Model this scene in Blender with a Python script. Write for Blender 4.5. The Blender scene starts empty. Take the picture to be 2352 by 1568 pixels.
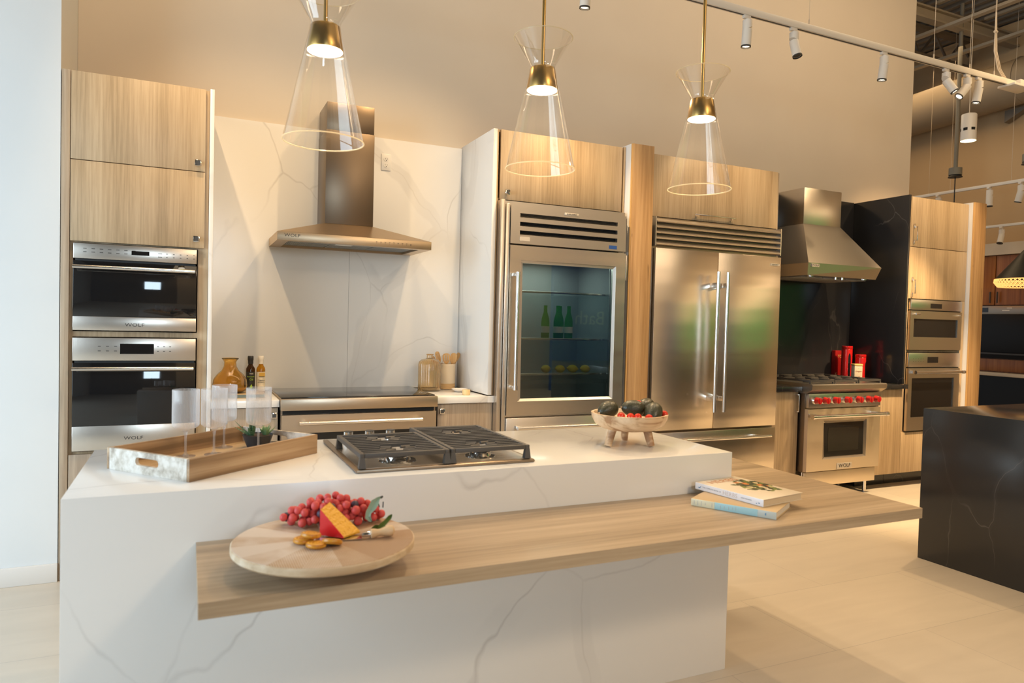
import bpy, bmesh, math, random
from mathutils import Vector, Matrix
random.seed(7)
SC = bpy.context.scene
COL = SC.collection
PI = math.pi
R_ = math.radians

# ------------------------------------------------------------------ camera
cam = bpy.data.cameras.new('camera')
co = bpy.data.objects.new('camera', cam); COL.objects.link(co)
RV = Vector((0.908098, -0.417994, 0.025283)); UV = Vector((-0.011404, 0.035667, 0.999299)); FV = Vector((0.418602, 0.907749, -0.027622))
m = Matrix.Identity(4)
for i in range(3):
    m[i][0] = RV[i]; m[i][1] = UV[i]; m[i][2] = -FV[i]
m[2][3] = 1.4317
co.matrix_world = m
cam.sensor_width = 36.0; cam.lens = 36 * 1614.1 / 2352
cam.clip_start = 0.05; cam.clip_end = 100
cam.dof.use_dof = True; cam.dof.focus_distance = 4.6; cam.dof.aperture_fstop = 3.2
SC.camera = co

# ------------------------------------------------------------------ world, lights, exposure
W = bpy.data.worlds.new('world'); SC.world = W; W.use_nodes = True
W.node_tree.nodes['Background'].inputs[0].default_value = (0.80, 0.90, 1.0, 1)
W.node_tree.nodes['Background'].inputs[1].default_value = 0.55
SC.view_settings.view_transform = 'Standard'; SC.view_settings.look = 'None'
SC.view_settings.exposure = 0.0; SC.view_settings.gamma = 1.0
try: SC.view_settings.use_curve_mapping = False
except Exception: pass
SC.cycles.max_bounces = 10; SC.cycles.transparent_max_bounces = 24
SC.cycles.diffuse_bounces = 5; SC.cycles.glossy_bounces = 5; SC.cycles.transmission_bounces = 8
SC.cycles.sample_clamp_indirect = 4.0
SC.cycles.caustics_reflective = False; SC.cycles.caustics_refractive = False

def light(name, kind, loc, tgt, power, color, **kw):
    l = bpy.data.lights.new(name, kind); l.energy = power; l.color = color
    for k, v in kw.items(): setattr(l, k, v)
    o = bpy.data.objects.new(name, l); COL.objects.link(o); o.location = loc
    d = Vector(tgt) - Vector(loc)
    o.rotation_euler = d.to_track_quat('-Z', 'Y').to_euler()
    return o
WARM = (1.0, 0.70, 0.38)
WARM2 = (1.0, 0.76, 0.50)
COOL = (0.68, 0.86, 1.0)
WARM3 = (1.0, 0.66, 0.33)
# daylight through the shop front at the left, behind the camera
light('window_daylight', 'AREA', (-4.12, 2.2, 1.7), (-1.0, 3.3, 0.3), 250, COOL, shape='RECTANGLE', size=3.6, size_y=2.8)
light('window_daylight', 'AREA', (0.35, -5.0, 2.57), (0.35, 2.0, 1.2), 80, COOL, shape='RECTANGLE', size=1.16, size_y=1.1)
# soft warm fill added under the ceiling, without real fixtures
light('ceiling_fill', 'AREA', (3.4, 1.2, 5.1), (3.2, 1.4, 0), 18, WARM2, shape='RECTANGLE', size=5.0, size_y=3.0)
light('ceiling_fill_rear', 'AREA', (4.6, -2.4, 5.1), (4.6, -1.2, 0), 165, WARM2, shape='RECTANGLE', size=6.0, size_y=3.6)
light('wall_fill', 'AREA', (2.6, 3.3, 5.1), (2.6, 4.93, 3.4), 44, WARM2, shape='RECTANGLE', size=6.5, size_y=.4)
light('hood_bay_fill', 'AREA', (6.0, 2.8, 5.1), (5.8, 4.9, 2.4), 28, WARM, shape='RECTANGLE', size=2.2, size_y=.5)
light('far_room_fill', 'AREA', (7.7, 6.2, 4.6), (8.2, 5.8, 0), 25, WARM, shape='RECTANGLE', size=1.4, size_y=2.0)
# spot lamps over displays and in pendants; some added only as fill
def spot(x, y, z, tx, ty, tz, p, size=70, blend=0.55, c=WARM, r=0.03):
    light('spot_lamp', 'SPOT', (x, y, z), (tx, ty, tz), p, c, spot_size=R_(size), spot_blend=blend, shadow_soft_size=r)
spot(-0.37, 3.35, 4.20, 0.85, 4.9, 1.0, 150, 66, 1.0)
spot(1.90, 3.35, 4.20, 1.00, 4.9, 1.0, 150, 66, 1.0)
spot(0.90, 3.50, 3.90, 0.90, 4.9, 1.4, 45, 80, 1.0)
spot(-0.10, 3.25, 3.50, -0.10, 4.4, 2.0, 16, 50, .8)
spot(2.45, 3.30, 3.35, 2.40, 4.4, 2.0, 42, 66)
spot(3.75, 3.30, 3.35, 3.80, 4.4, 2.0, 58, 66)
spot(5.30, 3.20, 3.25, 5.10, 4.4, 1.2, 100, 80)
spot(6.30, 3.30, 3.25, 6.35, 4.4, 2.2, 70, 66)
spot(2.20, 4.10, 3.30, 2.60, 2.6, 0.0, 135, 105)
spot(0.60, 3.60, 3.40, 0.60, 2.3, 0.8, 22, 85)
spot(0.10, 3.40, 4.60, -.10, 4.93, 3.3, 42, 80, 1.0, WARM3)  # added fill for the upper left wall, no fixture there
spot(3.9, 3.30, 3.30, 3.4, 2.2, 0.0, 80, 95, .55, WARM3)
spot(5.0, 3.20, 3.30, 4.9, 1.6, 0.0, 110, 100, .55, WARM3)
spot(6.0, 3.30, 3.30, 5.9, 4.1, 0.0, 560, 60, .6)  # added to brighten the far floor
for px_ in (.440, 1.326, 2.160):
    spot(px_, 2.64, 2.392, px_, 2.64, 0, 30, 112, .3, WARM2, .055)
spot(2.8, -1.4, 3.7, 1.5, 2.3, .5, 215, 66, 1.0, WARM2, .25)  # fill added behind the camera for the island front
spot(6.4, 2.4, 4.5, 5.1, 4.35, 2.15, 130, 34, 1.0, WARM)  # added to brighten the angular hood canopy
# spots added behind the camera to brighten what the steel reflects
spot(6.0, -1.5, 4.2, 8.9, -1.8, 1.8, 160, 90, .6)
spot(6.8, 1.2, 4.2, 8.9, 0.6, 1.6, 120, 90, .6)
spot(2.6, -2.6, 4.2, 3.0, -5.0, 2.0, 160, 100, .6)
light('refrigerator_lamp', 'AREA', (2.36, 4.60, 1.88), (2.36, 4.6, 0), 4.5, (.85, 1.0, .92), shape='RECTANGLE', size=.5, size_y=.2)

# ------------------------------------------------------------------ materials
MATS = {}
def mat(name):
    M = bpy.data.materials.new(name); M.use_nodes = True
    nt = M.node_tree; b = nt.nodes['Principled BSDF']; MATS[name] = M
    return M, nt, b
def N(nt, t, **kw):
    n = nt.nodes.new(t)
    for k, v in kw.items():
        if k in n.inputs.keys() if hasattr(n.inputs, 'keys') else False: n.inputs[k].default_value = v
        else: setattr(n, k, v)
    return n
def L(nt, a, b): nt.links.new(a, b)
def flat(name, c, rough=0.5, metal=0.0, **kw):
    M, nt, b = mat(name)
    b.inputs['Base Color'].default_value = (*c, 1); b.inputs['Roughness'].default_value = rough; b.inputs['Metallic'].default_value = metal
    for k, v in kw.items(): b.inputs[k.replace('_', ' ')].default_value = v
    # faint tonal variation so no surface is perfectly uniform
    co_ = N(nt, 'ShaderNodeTexCoord'); nz = N(nt, 'ShaderNodeTexNoise'); nz.inputs['Scale'].default_value = 9
    L(nt, co_.outputs['Object'], nz.inputs['Vector'])
    mr = N(nt, 'ShaderNodeMapRange'); mr.inputs['To Min'].default_value = max(0.0, rough - 0.03); mr.inputs['To Max'].default_value = min(1.0, rough + 0.03)
    L(nt, nz.outputs['Fac'], mr.inputs['Value']); L(nt, mr.outputs['Result'], b.inputs['Roughness'])
    return M
def ramp(nt, stops):
    r = N(nt, 'ShaderNodeValToRGB'); e = r.color_ramp.elements
    while len(e) < len(stops): e.new(0.5)
    for i, (p, c) in enumerate(stops):
        e[i].position = p; e[i].color = (*c, 1)
    return r
def mapped(nt, scale, loc=(0, 0, 0), rot=(0, 0, 0)):
    c = N(nt, 'ShaderNodeTexCoord'); mp = N(nt, 'ShaderNodeMapping')
    mp.inputs['Scale'].default_value = scale; mp.inputs['Location'].default_value = loc; mp.inputs['Rotation'].default_value = rot
    L(nt, c.outputs['Object'], mp.inputs['Vector'])
    return mp
def wood(name, lo, mid, hi, axis='Z', fine=60, rough=0.45, seed=0.0, broad=2.5, knots=0.0, coat=0.0, pos=(.38, .5, .62)):
    M, nt, b = mat(name)
    s = {'X': (0.03, 1, 1), 'Y': (1, 0.03, 1), 'Z': (1, 1, 0.03)}[axis]
    mp = mapped(nt, s, (seed, seed * 1.7, seed * .3))
    n1 = N(nt, 'ShaderNodeTexNoise'); n1.inputs['Scale'].default_value = fine; n1.inputs['Detail'].default_value = 5; n1.inputs['Roughness'].default_value = .65
    n2 = N(nt, 'ShaderNodeTexNoise'); n2.inputs['Scale'].default_value = broad * 2; n2.inputs['Detail'].default_value = 3; n2.inputs['Distortion'].default_value = .6
    L(nt, mp.outputs[0], n1.inputs['Vector']); L(nt, mp.outputs[0], n2.inputs['Vector'])
    mx = N(nt, 'ShaderNodeMix'); mx.inputs[0].default_value = .55
    L(nt, n1.outputs['Fac'], mx.inputs[2]); L(nt, n2.outputs['Fac'], mx.inputs[3])
    r = ramp(nt, [(pos[0], lo), (pos[1], mid), (pos[2], hi)])
    L(nt, mx.outputs[0], r.inputs[0])
    out = r.outputs[0]
    if knots:
        mp2 = mapped(nt, {'X': (.25, 1, 1), 'Y': (1, .25, 1), 'Z': (1, 1, .25)}[axis], (seed, 2, 0))
        n3 = N(nt, 'ShaderNodeTexNoise'); n3.inputs['Scale'].default_value = 9; n3.inputs['Distortion'].default_value = 1.5
        L(nt, mp2.outputs[0], n3.inputs['Vector'])
        r3 = ramp(nt, [(0.66, (0, 0, 0)), (0.72, (knots, knots, knots))]); L(nt, n3.outputs['Fac'], r3.inputs[0])
        mc = N(nt, 'ShaderNodeMix', data_type='RGBA'); L(nt, r3.outputs[0], mc.inputs[0]); L(nt, out, mc.inputs[6]); mc.inputs[7].default_value = (lo[0] * .45, lo[1] * .4, lo[2] * .35, 1)
        out = mc.outputs[2]
    L(nt, out, b.inputs['Base Color']); b.inputs['Roughness'].default_value = rough
    if coat: b.inputs['Coat Weight'].default_value = coat
    bp = N(nt, 'ShaderNodeBump'); bp.inputs['Strength'].default_value = .08; bp.inputs['Distance'].default_value = .002
    L(nt, n1.outputs['Fac'], bp.inputs['Height']); L(nt, bp.outputs[0], b.inputs['Normal'])
    return M
def marble(name, base, veinc, soft, rough, scale=1.0, seed=0.0, thin=0.012, spread=.5, rot=(0, .5, 0), speck=False):
    M, nt, b = mat(name)
    mp = mapped(nt, (scale, scale, scale * .62), (seed, seed * .7, seed * 1.3), rot)
    nz = N(nt, 'ShaderNodeTexNoise'); nz.inputs['Scale'].default_value = 1.1; nz.inputs['Detail'].default_value = 5; nz.inputs['Roughness'].default_value = .42
    L(nt, mp.outputs[0], nz.inputs['Vector'])
    sub = N(nt, 'ShaderNodeVectorMath', operation='SUBTRACT'); L(nt, nz.outputs['Color'], sub.inputs[0]); sub.inputs[1].default_value = (.5, .5, .5)
    sc = N(nt, 'ShaderNodeVectorMath', operation='SCALE'); L(nt, sub.outputs[0], sc.inputs[0]); sc.inputs['Scale'].default_value = spread
    ad = N(nt, 'ShaderNodeVectorMath', operation='ADD'); L(nt, mp.outputs[0], ad.inputs[0]); L(nt, sc.outputs[0], ad.inputs[1])
    vo = N(nt, 'ShaderNodeTexVoronoi', feature='DISTANCE_TO_EDGE'); vo.inputs['Scale'].default_value = 1.25
    L(nt, ad.outputs[0], vo.inputs['Vector'])
    r1 = ramp(nt, [(0.0, (1, 1, 1)), (thin, (0, 0, 0))]); L(nt, vo.outputs['Distance'], r1.inputs[0])
    # break veins up
    nb = N(nt, 'ShaderNodeTexNoise'); nb.inputs['Scale'].default_value = 2.2; L(nt, mp.outputs[0], nb.inputs['Vector'])
    rb = ramp(nt, [(0.42, (0, 0, 0)), (0.62, (1, 1, 1))]); L(nt, nb.outputs['Fac'], rb.inputs[0])
    mul = N(nt, 'ShaderNodeMath', operation='MULTIPLY'); L(nt, r1.outputs[0], mul.inputs[0]); L(nt, rb.outputs[0], mul.inputs[1])
    # soft smoky band along some edges
    r2 = ramp(nt, [(0.0, (1, 1, 1)), (thin * 7.0, (.9, .9, .9)), (thin * 9.0, (0, 0, 0))]); L(nt, vo.outputs['Distance'], r2.inputs[0])
    nb2 = N(nt, 'ShaderNodeTexNoise'); nb2.inputs['Scale'].default_value = 1.1
    mp3 = mapped(nt, (scale, scale, scale), (seed + 5, 3, 1)); L(nt, mp3.outputs[0], nb2.inputs['Vector'])
    rb2 = ramp(nt, [(0.52, (0, 0, 0)), (0.62, (1, 1, 1))]); L(nt, nb2.outputs['Fac'], rb2.inputs[0])
    mul2 = N(nt, 'ShaderNodeMath', operation='MULTIPLY'); L(nt, r2.outputs[0], mul2.inputs[0]); L(nt, rb2.outputs[0], mul2.inputs[1])
    m1 = N(nt, 'ShaderNodeMix', data_type='RGBA'); L(nt, mul2.outputs[0], m1.inputs[0]); m1.inputs[6].default_value = (*base, 1); m1.inputs[7].default_value = (*soft, 1)
    m2 = N(nt, 'ShaderNodeMix', data_type='RGBA'); L(nt, mul.outputs[0], m2.inputs[0]); L(nt, m1.outputs[2], m2.inputs[6]); m2.inputs[7].default_value = (*veinc, 1)
    L(nt, m2.outputs[2], b.inputs['Base Color']); b.inputs['Roughness'].default_value = rough
    return M
def steel(name, c=(.66, .63, .59), rough=.25, wav=0.0, axis='x'):
    M, nt, b = mat(name)
    b.inputs['Base Color'].default_value = (*c, 1); b.inputs['Metallic'].default_value = 1; b.inputs['Roughness'].default_value = rough
    mp = mapped(nt, (420, 420, 6) if axis == 'x' else (6, 6, 420))
    n1 = N(nt, 'ShaderNodeTexNoise'); n1.inputs['Scale'].default_value = 1; n1.inputs['Detail'].default_value = 2
    L(nt, mp.outputs[0], n1.inputs['Vector'])
    bp = N(nt, 'ShaderNodeBump'); bp.inputs['Strength'].default_value = .10; bp.inputs['Distance'].default_value = .001
    L(nt, n1.outputs['Fac'], bp.inputs['Height'])
    if wav:
        mp2 = mapped(nt, (.22, .22, 4.2)); n2 = N(nt, 'ShaderNodeTexNoise'); n2.inputs['Scale'].default_value = 1.6; n2.inputs['Detail'].default_value = 1
        L(nt, mp2.outputs[0], n2.inputs['Vector'])
        b2 = N(nt, 'ShaderNodeBump'); b2.inputs['Strength'].default_value = wav; b2.inputs['Distance'].default_value = .02
        L(nt, n2.outputs['Fac'], b2.inputs['Height']); L(nt, bp.outputs[0], b2.inputs['Normal']); L(nt, b2.outputs[0], b.inputs['Normal'])
    else: L(nt, bp.outputs[0], b.inputs['Normal'])
    return M
def thin_glass(name, tint=(1, 1, 1), refl=1.0, rough=.02, haze=0.0, hazec=(.9, .9, .9)):
    M, nt, b = mat(name); nt.nodes.remove(b)
    out = nt.nodes['Material Output']
    tr = N(nt, 'ShaderNodeBsdfTransparent'); tr.inputs[0].default_value = (*tint, 1)
    gl = N(nt, 'ShaderNodeBsdfGlossy'); gl.inputs['Roughness'].default_value = rough; gl.inputs[0].default_value = (1, 1, 1, 1)
    fr = N(nt, 'ShaderNodeFresnel'); fr.inputs[0].default_value = 1.5
    geo = N(nt, 'ShaderNodeNewGeometry')
    ml = N(nt, 'ShaderNodeMath', operation='MULTIPLY'); ml.inputs[1].default_value = refl
    # back faces would see total reflection with a plain fresnel: keep ior symmetric
    inv = N(nt, 'ShaderNodeMix'); L(nt, geo.outputs['Backfacing'], inv.inputs[0]); inv.inputs[2].default_value = 1.5; inv.inputs[3].default_value = 1 / 1.5
    L(nt, inv.outputs[0], fr.inputs[0]); L(nt, fr.outputs[0], ml.inputs[0])
    mx = N(nt, 'ShaderNodeMixShader'); L(nt, ml.outputs[0], mx.inputs[0]); L(nt, tr.outputs[0], mx.inputs[1]); L(nt, gl.outputs[0], mx.inputs[2])
    last = mx
    if haze:
        df = N(nt, 'ShaderNodeBsdfDiffuse'); df.inputs[0].default_value = (*hazec, 1)
        tl = N(nt, 'ShaderNodeBsdfTranslucent'); tl.inputs[0].default_value = (*hazec, 1)
        a = N(nt, 'ShaderNodeMixShader'); a.inputs[0].default_value = .5; L(nt, df.outputs[0], a.inputs[1]); L(nt, tl.outputs[0], a.inputs[2])
        m2 = N(nt, 'ShaderNodeMixShader'); m2.inputs[0].default_value = haze; L(nt, mx.outputs[0], m2.inputs[1]); L(nt, a.outputs[0], m2.inputs[2]); last = m2
    L(nt, last.outputs[0], out.inputs[0])
    return M
def emit(name, c, s):
    M, nt, b = mat(name); b.inputs['Base Color'].default_value = (*c, 1); b.inputs['Emission Color'].default_value = (*c, 1); b.inputs['Emission Strength'].default_value = s
    return M

# plaster walls
def plaster(name, c, bump=.05):
    M, nt, b = mat(name); mp = mapped(nt, (1, 1, 1)); n = N(nt, 'ShaderNodeTexNoise'); n.inputs['Scale'].default_value = 1.2; n.inputs['Detail'].default_value = 4
    L(nt, mp.outputs[0], n.inputs['Vector']); r = ramp(nt, [(.3, tuple(x * .97 for x in c)), (.7, tuple(min(1, x * 1.03) for x in c))]); L(nt, n.outputs['Fac'], r.inputs[0])
    L(nt, r.outputs[0], b.inputs['Base Color']); b.inputs['Roughness'].default_value = .75
    n2 = N(nt, 'ShaderNodeTexNoise'); n2.inputs['Scale'].default_value = 260; L(nt, mp.outputs[0], n2.inputs['Vector'])
    bp = N(nt, 'ShaderNodeBump'); bp.inputs['Strength'].default_value = bump; bp.inputs['Distance'].default_value = .001; L(nt, n2.outputs['Fac'], bp.inputs['Height']); L(nt, bp.outputs[0], b.inputs['Normal'])
    return M
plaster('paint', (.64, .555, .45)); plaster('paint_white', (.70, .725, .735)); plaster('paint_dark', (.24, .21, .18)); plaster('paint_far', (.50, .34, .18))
flat('trim_white', (.80, .79, .77), .4); flat('deck', (.20, .165, .12), .7); flat('joist', (.16, .13, .095), .6); flat('beam_light', (.34, .28, .2), .6)
# floor: large pale tiles with faint joints
M, nt, b = mat('floor_tile')
mp = mapped(nt, (1, 1, 1), (.35, .2, 0)); br = N(nt, 'ShaderNodeTexBrick'); br.offset = .5
br.inputs['Scale'].default_value = 1; br.inputs['Brick Width'].default_value = 1.2; br.inputs['Row Height'].default_value = .6
br.inputs['Mortar Size'].default_value = .0018; br.inputs['Mortar Smooth'].default_value = .3
br.inputs['Color1'].default_value = (.64, .57, .475, 1); br.inputs['Color2'].default_value = (.67, .60, .50, 1); br.inputs['Mortar'].default_value = (.50, .45, .39, 1)
L(nt, mp.outputs[0], br.inputs['Vector'])
mp2 = mapped(nt, (.5, 3, 1)); nz = N(nt, 'ShaderNodeTexNoise'); nz.inputs['Scale'].default_value = 3; nz.inputs['Detail'].default_value = 6; nz.inputs['Distortion'].default_value = .8
L(nt, mp2.outputs[0], nz.inputs['Vector']); rr = ramp(nt, [(.35, (.93, .93, .93)), (.7, (1, 1, 1))]); L(nt, nz.outputs['Fac'], rr.inputs[0])
mx = N(nt, 'ShaderNodeMix', data_type='RGBA', blend_type='MULTIPLY'); mx.inputs[0].default_value = 1; L(nt, br.outputs['Color'], mx.inputs[6]); L(nt, rr.outputs[0], mx.inputs[7])
L(nt, mx.outputs[2], b.inputs['Base Color']); b.inputs['Roughness'].default_value = .42

marble('marble_white', (.80, .785, .76), (.64, .62, .60), (.725, .71, .69), .16, 1.1, 1.3, .0075, .8, (0, .75, 0))
marble('marble_wall', (.80, .775, .735), (.65, .62, .58), (.72, .695, .66), .22, 1.0, 4.2, .0075, .8, (0, -.8, 0))
marble('marble_black', (.024, .024, .026), (.10, .095, .09), (.028, .028, .030), .16, 1.1, 9.1, .0022, .9, (0, .4, 0))
wood('oak_cabinet', (.34, .24, .135), (.465, .335, .20), (.57, .43, .27), 'Z', 80, .42, 0.0)
wood('oak_cabinet_base', (.30, .225, .155), (.42, .325, .23), (.52, .42, .31), 'Z', 80, .42, 3.0)
wood('oak_ledge', (.28, .205, .128), (.40, .295, .188), (.51, .39, .262), 'X', 55, .38, 5.0)
wood('oak_post', (.30, .155, .06), (.45, .26, .11), (.58, .36, .17), 'Z', 55, .45, 8.0, 3, .8)
wood('far_cabinet_wood', (.17, .055, .010), (.30, .105, .022), (.40, .155, .04), 'Z', 30, .4, 2.0)
wood('tray_whitewash', (.33, .27, .21), (.52, .46, .38), (.70, .65, .58), 'X', 45, .6, 1.0, 6, pos=(.38, .47, .57))
wood('tray_brown', (.20, .12, .06), (.36, .225, .12), (.50, .35, .21), 'X', 22, .55, 2.0, 9, pos=(.42, .5, .58))
wood('tray_floor', (.48, .31, .15), (.60, .41, .22), (.70, .50, .29), 'X', 45, .5, 4.0)
wood('bowl_wood', (.36, .20, .10), (.62, .44, .27), (.74, .57, .39), 'X', 11, .5, 6.3, 8, pos=(.43, .49, .58))
wood('utensil_wood', (.55, .30, .10), (.66, .39, .15), (.74, .47, .21), 'Z', 60, .5, 2.0)
wood('handle_wood', (.52, .32, .15), (.64, .43, .23), (.72, .52, .31), 'X', 50, .4, 1.0)
steel('steel', (.70, .645, .58), .30); steel('steel_front', (.82, .73, .62), .27, .22); steel('steel_handle', (.80, .77, .74), .18)
steel('steel_brown', (.36, .285, .215), .36); steel('steel_soft', (.86, .74, .58), .46); steel('steel_mid', (.60, .49, .37), .32); steel('steel_warm_lit', (.56, .43, .29), .36); steel('steel_chimney', (.20, .15, .105), .34); steel('chrome', (.85, .84, .82), .06)  # hood stainless: warm reflections and the dim chimney are put into the tints
steel('brass', (.62, .41, .14), .28)
flat('black_gloss', (.008, .008, .009), .04, 0, IOR=1.6); flat('black_matte', (.012, .012, .012), .55); flat('black_void', (.004, .004, .004), .8)
flat('iron', (.085, .078, .072), .5, .2); flat('grey_liner', (.30, .30, .29), .5); flat('gasket', (.05, .05, .05), .5)
flat('white_plastic', (.80, .77, .72), .35); flat('white_metal', (.76, .70, .62), .4); flat('dark_mark', (.03, .028, .025), .5)
flat('red_knob', (.55, .012, .012), .12, 0, Coat_Weight=1.0); flat('red_tin', (.52, .012, .012), .18, 0, Coat_Weight=.8); flat('red_card', (.30, .01, .01), .35)
flat('cream_tin', (.66, .55, .40), .4); flat('rust_print', (.35, .12, .05), .5); flat('gold_print', (.75, .50, .18), .35)
flat('avocado', (.040, .040, .022), .36, 0)
_nt = MATS['avocado'].node_tree; _v = N(_nt, 'ShaderNodeTexVoronoi'); _v.inputs['Scale'].default_value = 190; L(_nt, mapped(_nt, (1, 1, 1)).outputs[0], _v.inputs['Vector'])
_bp = N(_nt, 'ShaderNodeBump'); _bp.inputs['Strength'].default_value = .45; _bp.inputs['Distance'].default_value = .0015; L(_nt, _v.outputs['Distance'], _bp.inputs['Height']); L(_nt, _bp.outputs[0], _nt.nodes['Principled BSDF'].inputs['Normal'])
flat('tomato', (.62, .035, .012), .12, 0); flat('stem_green', (.08, .13, .03), .5)
flat('grape_red', (.60, .075, .07), .55, 0, Subsurface_Weight=.1); flat('grape_dark', (.06, .04, .065), .55)
flat('leaf_sage', (.25, .36, .27), .6); flat('leaf_green', (.07, .13, .02), .5); flat('cheese_rind', (.62, .012, .012), .3)
flat('pot_black', (.022, .026, .034), .55); flat('black_satin', (.008, .007, .006), .35, 0, Specular_IOR_Level=.25); flat('soil', (.06, .035, .02), .9); flat('blade', (.7, .68, .64), .14, 1)
flat('cream_glaze', (.74, .62, .46), .4); flat('tan_clay', (.62, .40, .19), .55); flat('candle_wax', (.80, .58, .28), .5); flat('dish_white', (.82, .76, .68), .2)
flat('pages', (.62, .50, .34), .7); flat('pages_pale', (.66, .60, .50), .7); flat('spine_white', (.82, .82, .86), .3); flat('spine_cream', (.70, .68, .50), .4); flat('spine_blue', (.36, .60, .66), .4); flat('spine_grey', (.50, .54, .50), .4)
flat('print_grey', (.42, .44, .46), .5); flat('print_rust', (.52, .22, .08), .5); flat('print_blue', (.10, .25, .42), .5); flat('print_soft', (.62, .56, .54), .5)
flat('cover_tan', (.52, .37, .2), .4); flat('cover_pink', (.66, .50, .38), .4); flat('oil_cap_black', (.02, .018, .015), .35); flat('oil_cap_white', (.82, .76, .66), .35)
flat('label_black', (.022, .020, .016), .45); flat('label_cream', (.80, .70, .52), .5); flat('label_green', (.35, .55, .03), .5); flat('label_white_print', (.8, .75, .65), .5); flat('label_gold', (.62, .36, .04), .45)
flat('sticker_blue', (.03, .10, .34), .4); flat('badge', (.62, .56, .48), .45, .3); flat('lens_gold', (.7, .5, .3), .2, 1)
flat('sign_blue', (.012, .06, .42), .4); flat('sign_green', (.04, .42, .10), .5); flat('sign_text', (.30, .42, .60), .5)
flat('cable_white', (.62, .52, .40), .5); flat('pole_grey', (.20, .18, .14), .5); flat('shade_black', (.012, .011, .010), .45); flat('duct', (.26, .20, .13), .55)
thin_glass('clear_glass', (.97, .96, .94), 1.5, .02, .022, (1, .95, .85)); thin_glass('rim_glass', (.90, .80, .60), 1.6, .05, .60, (1.0, .92, .72))
thin_glass('frosted_glass', (.93, .93, .95), 1.8, .05, .24, (.95, .95, .97)); thin_glass('stem_glass', (.93, .92, .93), 1.8, .03, .16)
thin_glass('amber_glass', (.93, .74, .40), 1.5, .03, .05, (.72, .42, .10)); thin_glass('amber_pale', (.93, .80, .60), 1.6, .05, .05, (.72, .54, .32))
def real_glass(name, c, rough, ior=1.45):
    M, nt, b = mat(name); b.inputs['Base Color'].default_value = (*c, 1); b.inputs['Roughness'].default_value = rough; b.inputs['Transmission Weight'].default_value = 1; b.inputs['IOR'].default_value = ior
    nz = N(nt, 'ShaderNodeTexNoise'); nz.inputs['Scale'].default_value = 14; bp = N(nt, 'ShaderNodeBump'); bp.inputs['Strength'].default_value = .05; L(nt, nz.outputs['Fac'], bp.inputs['Height']); L(nt, bp.outputs[0], b.inputs['Normal'])
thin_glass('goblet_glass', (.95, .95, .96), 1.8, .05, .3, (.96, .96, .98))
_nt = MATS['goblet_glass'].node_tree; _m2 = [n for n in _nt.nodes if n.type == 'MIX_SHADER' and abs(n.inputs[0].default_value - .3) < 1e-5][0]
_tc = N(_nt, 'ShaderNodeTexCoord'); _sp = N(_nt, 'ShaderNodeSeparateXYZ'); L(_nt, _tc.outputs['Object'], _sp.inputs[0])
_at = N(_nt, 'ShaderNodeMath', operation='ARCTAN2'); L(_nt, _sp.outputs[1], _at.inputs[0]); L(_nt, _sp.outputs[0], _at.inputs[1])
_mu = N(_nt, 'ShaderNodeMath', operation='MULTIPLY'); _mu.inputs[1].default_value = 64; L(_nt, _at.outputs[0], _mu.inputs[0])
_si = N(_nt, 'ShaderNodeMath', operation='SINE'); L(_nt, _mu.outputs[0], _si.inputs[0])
_mr = N(_nt, 'ShaderNodeMapRange'); _mr.inputs[1].default_value = -1; _mr.inputs[2].default_value = 1; _mr.inputs[3].default_value = .13; _mr.inputs[4].default_value = .40; L(_nt, _si.outputs[0], _mr.inputs[0]); L(_nt, _mr.outputs[0], _m2.inputs[0])  # striped white haze painted in for light refracted by the ribs
real_glass('vase_glass', (.93, .66, .26), .02); real_glass('bottle_glass', (.94, .78, .54), .04)
thin_glass('oil_gold', (.82, .52, .06), 1.0, .03, .35, (.72, .40, .02)); thin_glass('oil_brown', (.30, .15, .03), 1.0, .03, .5, (.10, .045, .012))
thin_glass('green_glass', (.35, .75, .15), 1.0, .03, .35, (.12, .42, .04)); thin_glass('fridge_glass', (.62, .67, .66), 2.2, .01); thin_glass('oven_glass', (.10, .10, .10), 2.2, .01)
thin_glass('shelf_glass', (.80, .88, .88), 1.0, .02, .08); thin_glass('cyan_edge', (.7, .85, .85), 1.5, .05, .5, (.6, .75, .75))
emit('lamp_disc', (1.0, .88, .70), 14); emit('lens_glow', (1.0, .80, .52), 9); emit('cylinder_glow', (1.0, .84, .42), 8); emit('wicker_glow', (1.0, .55, .16), 1.1)
emit('strip_glow', (1.0, .78, .50), 2.0); emit('far_window', (.75, .88, 1.0), 2.2)
flat('lemon', (.72, .50, .03), .45)
# cheese with pores
M, nt, b = mat('cheese'); mp = mapped(nt, (1, 1, 1)); v = N(nt, 'ShaderNodeTexVoronoi'); v.inputs['Scale'].default_value = 130; L(nt, mp.outputs[0], v.inputs['Vector'])
r = ramp(nt, [(0.1, (.66, .28, .015)), (.35, (.82, .42, .03))]); L(nt, v.outputs['Distance'], r.inputs[0]); L(nt, r.outputs[0], b.inputs['Base Color']); b.inputs['Roughness'].default_value = .5
bp_ = N(nt, 'ShaderNodeBump'); bp_.inputs['Strength'].default_value = .6; bp_.inputs['Distance'].default_value = .003; L(nt, v.outputs['Distance'], bp_.inputs['Height']); L(nt, bp_.outputs[0], b.inputs['Normal'])
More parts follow.
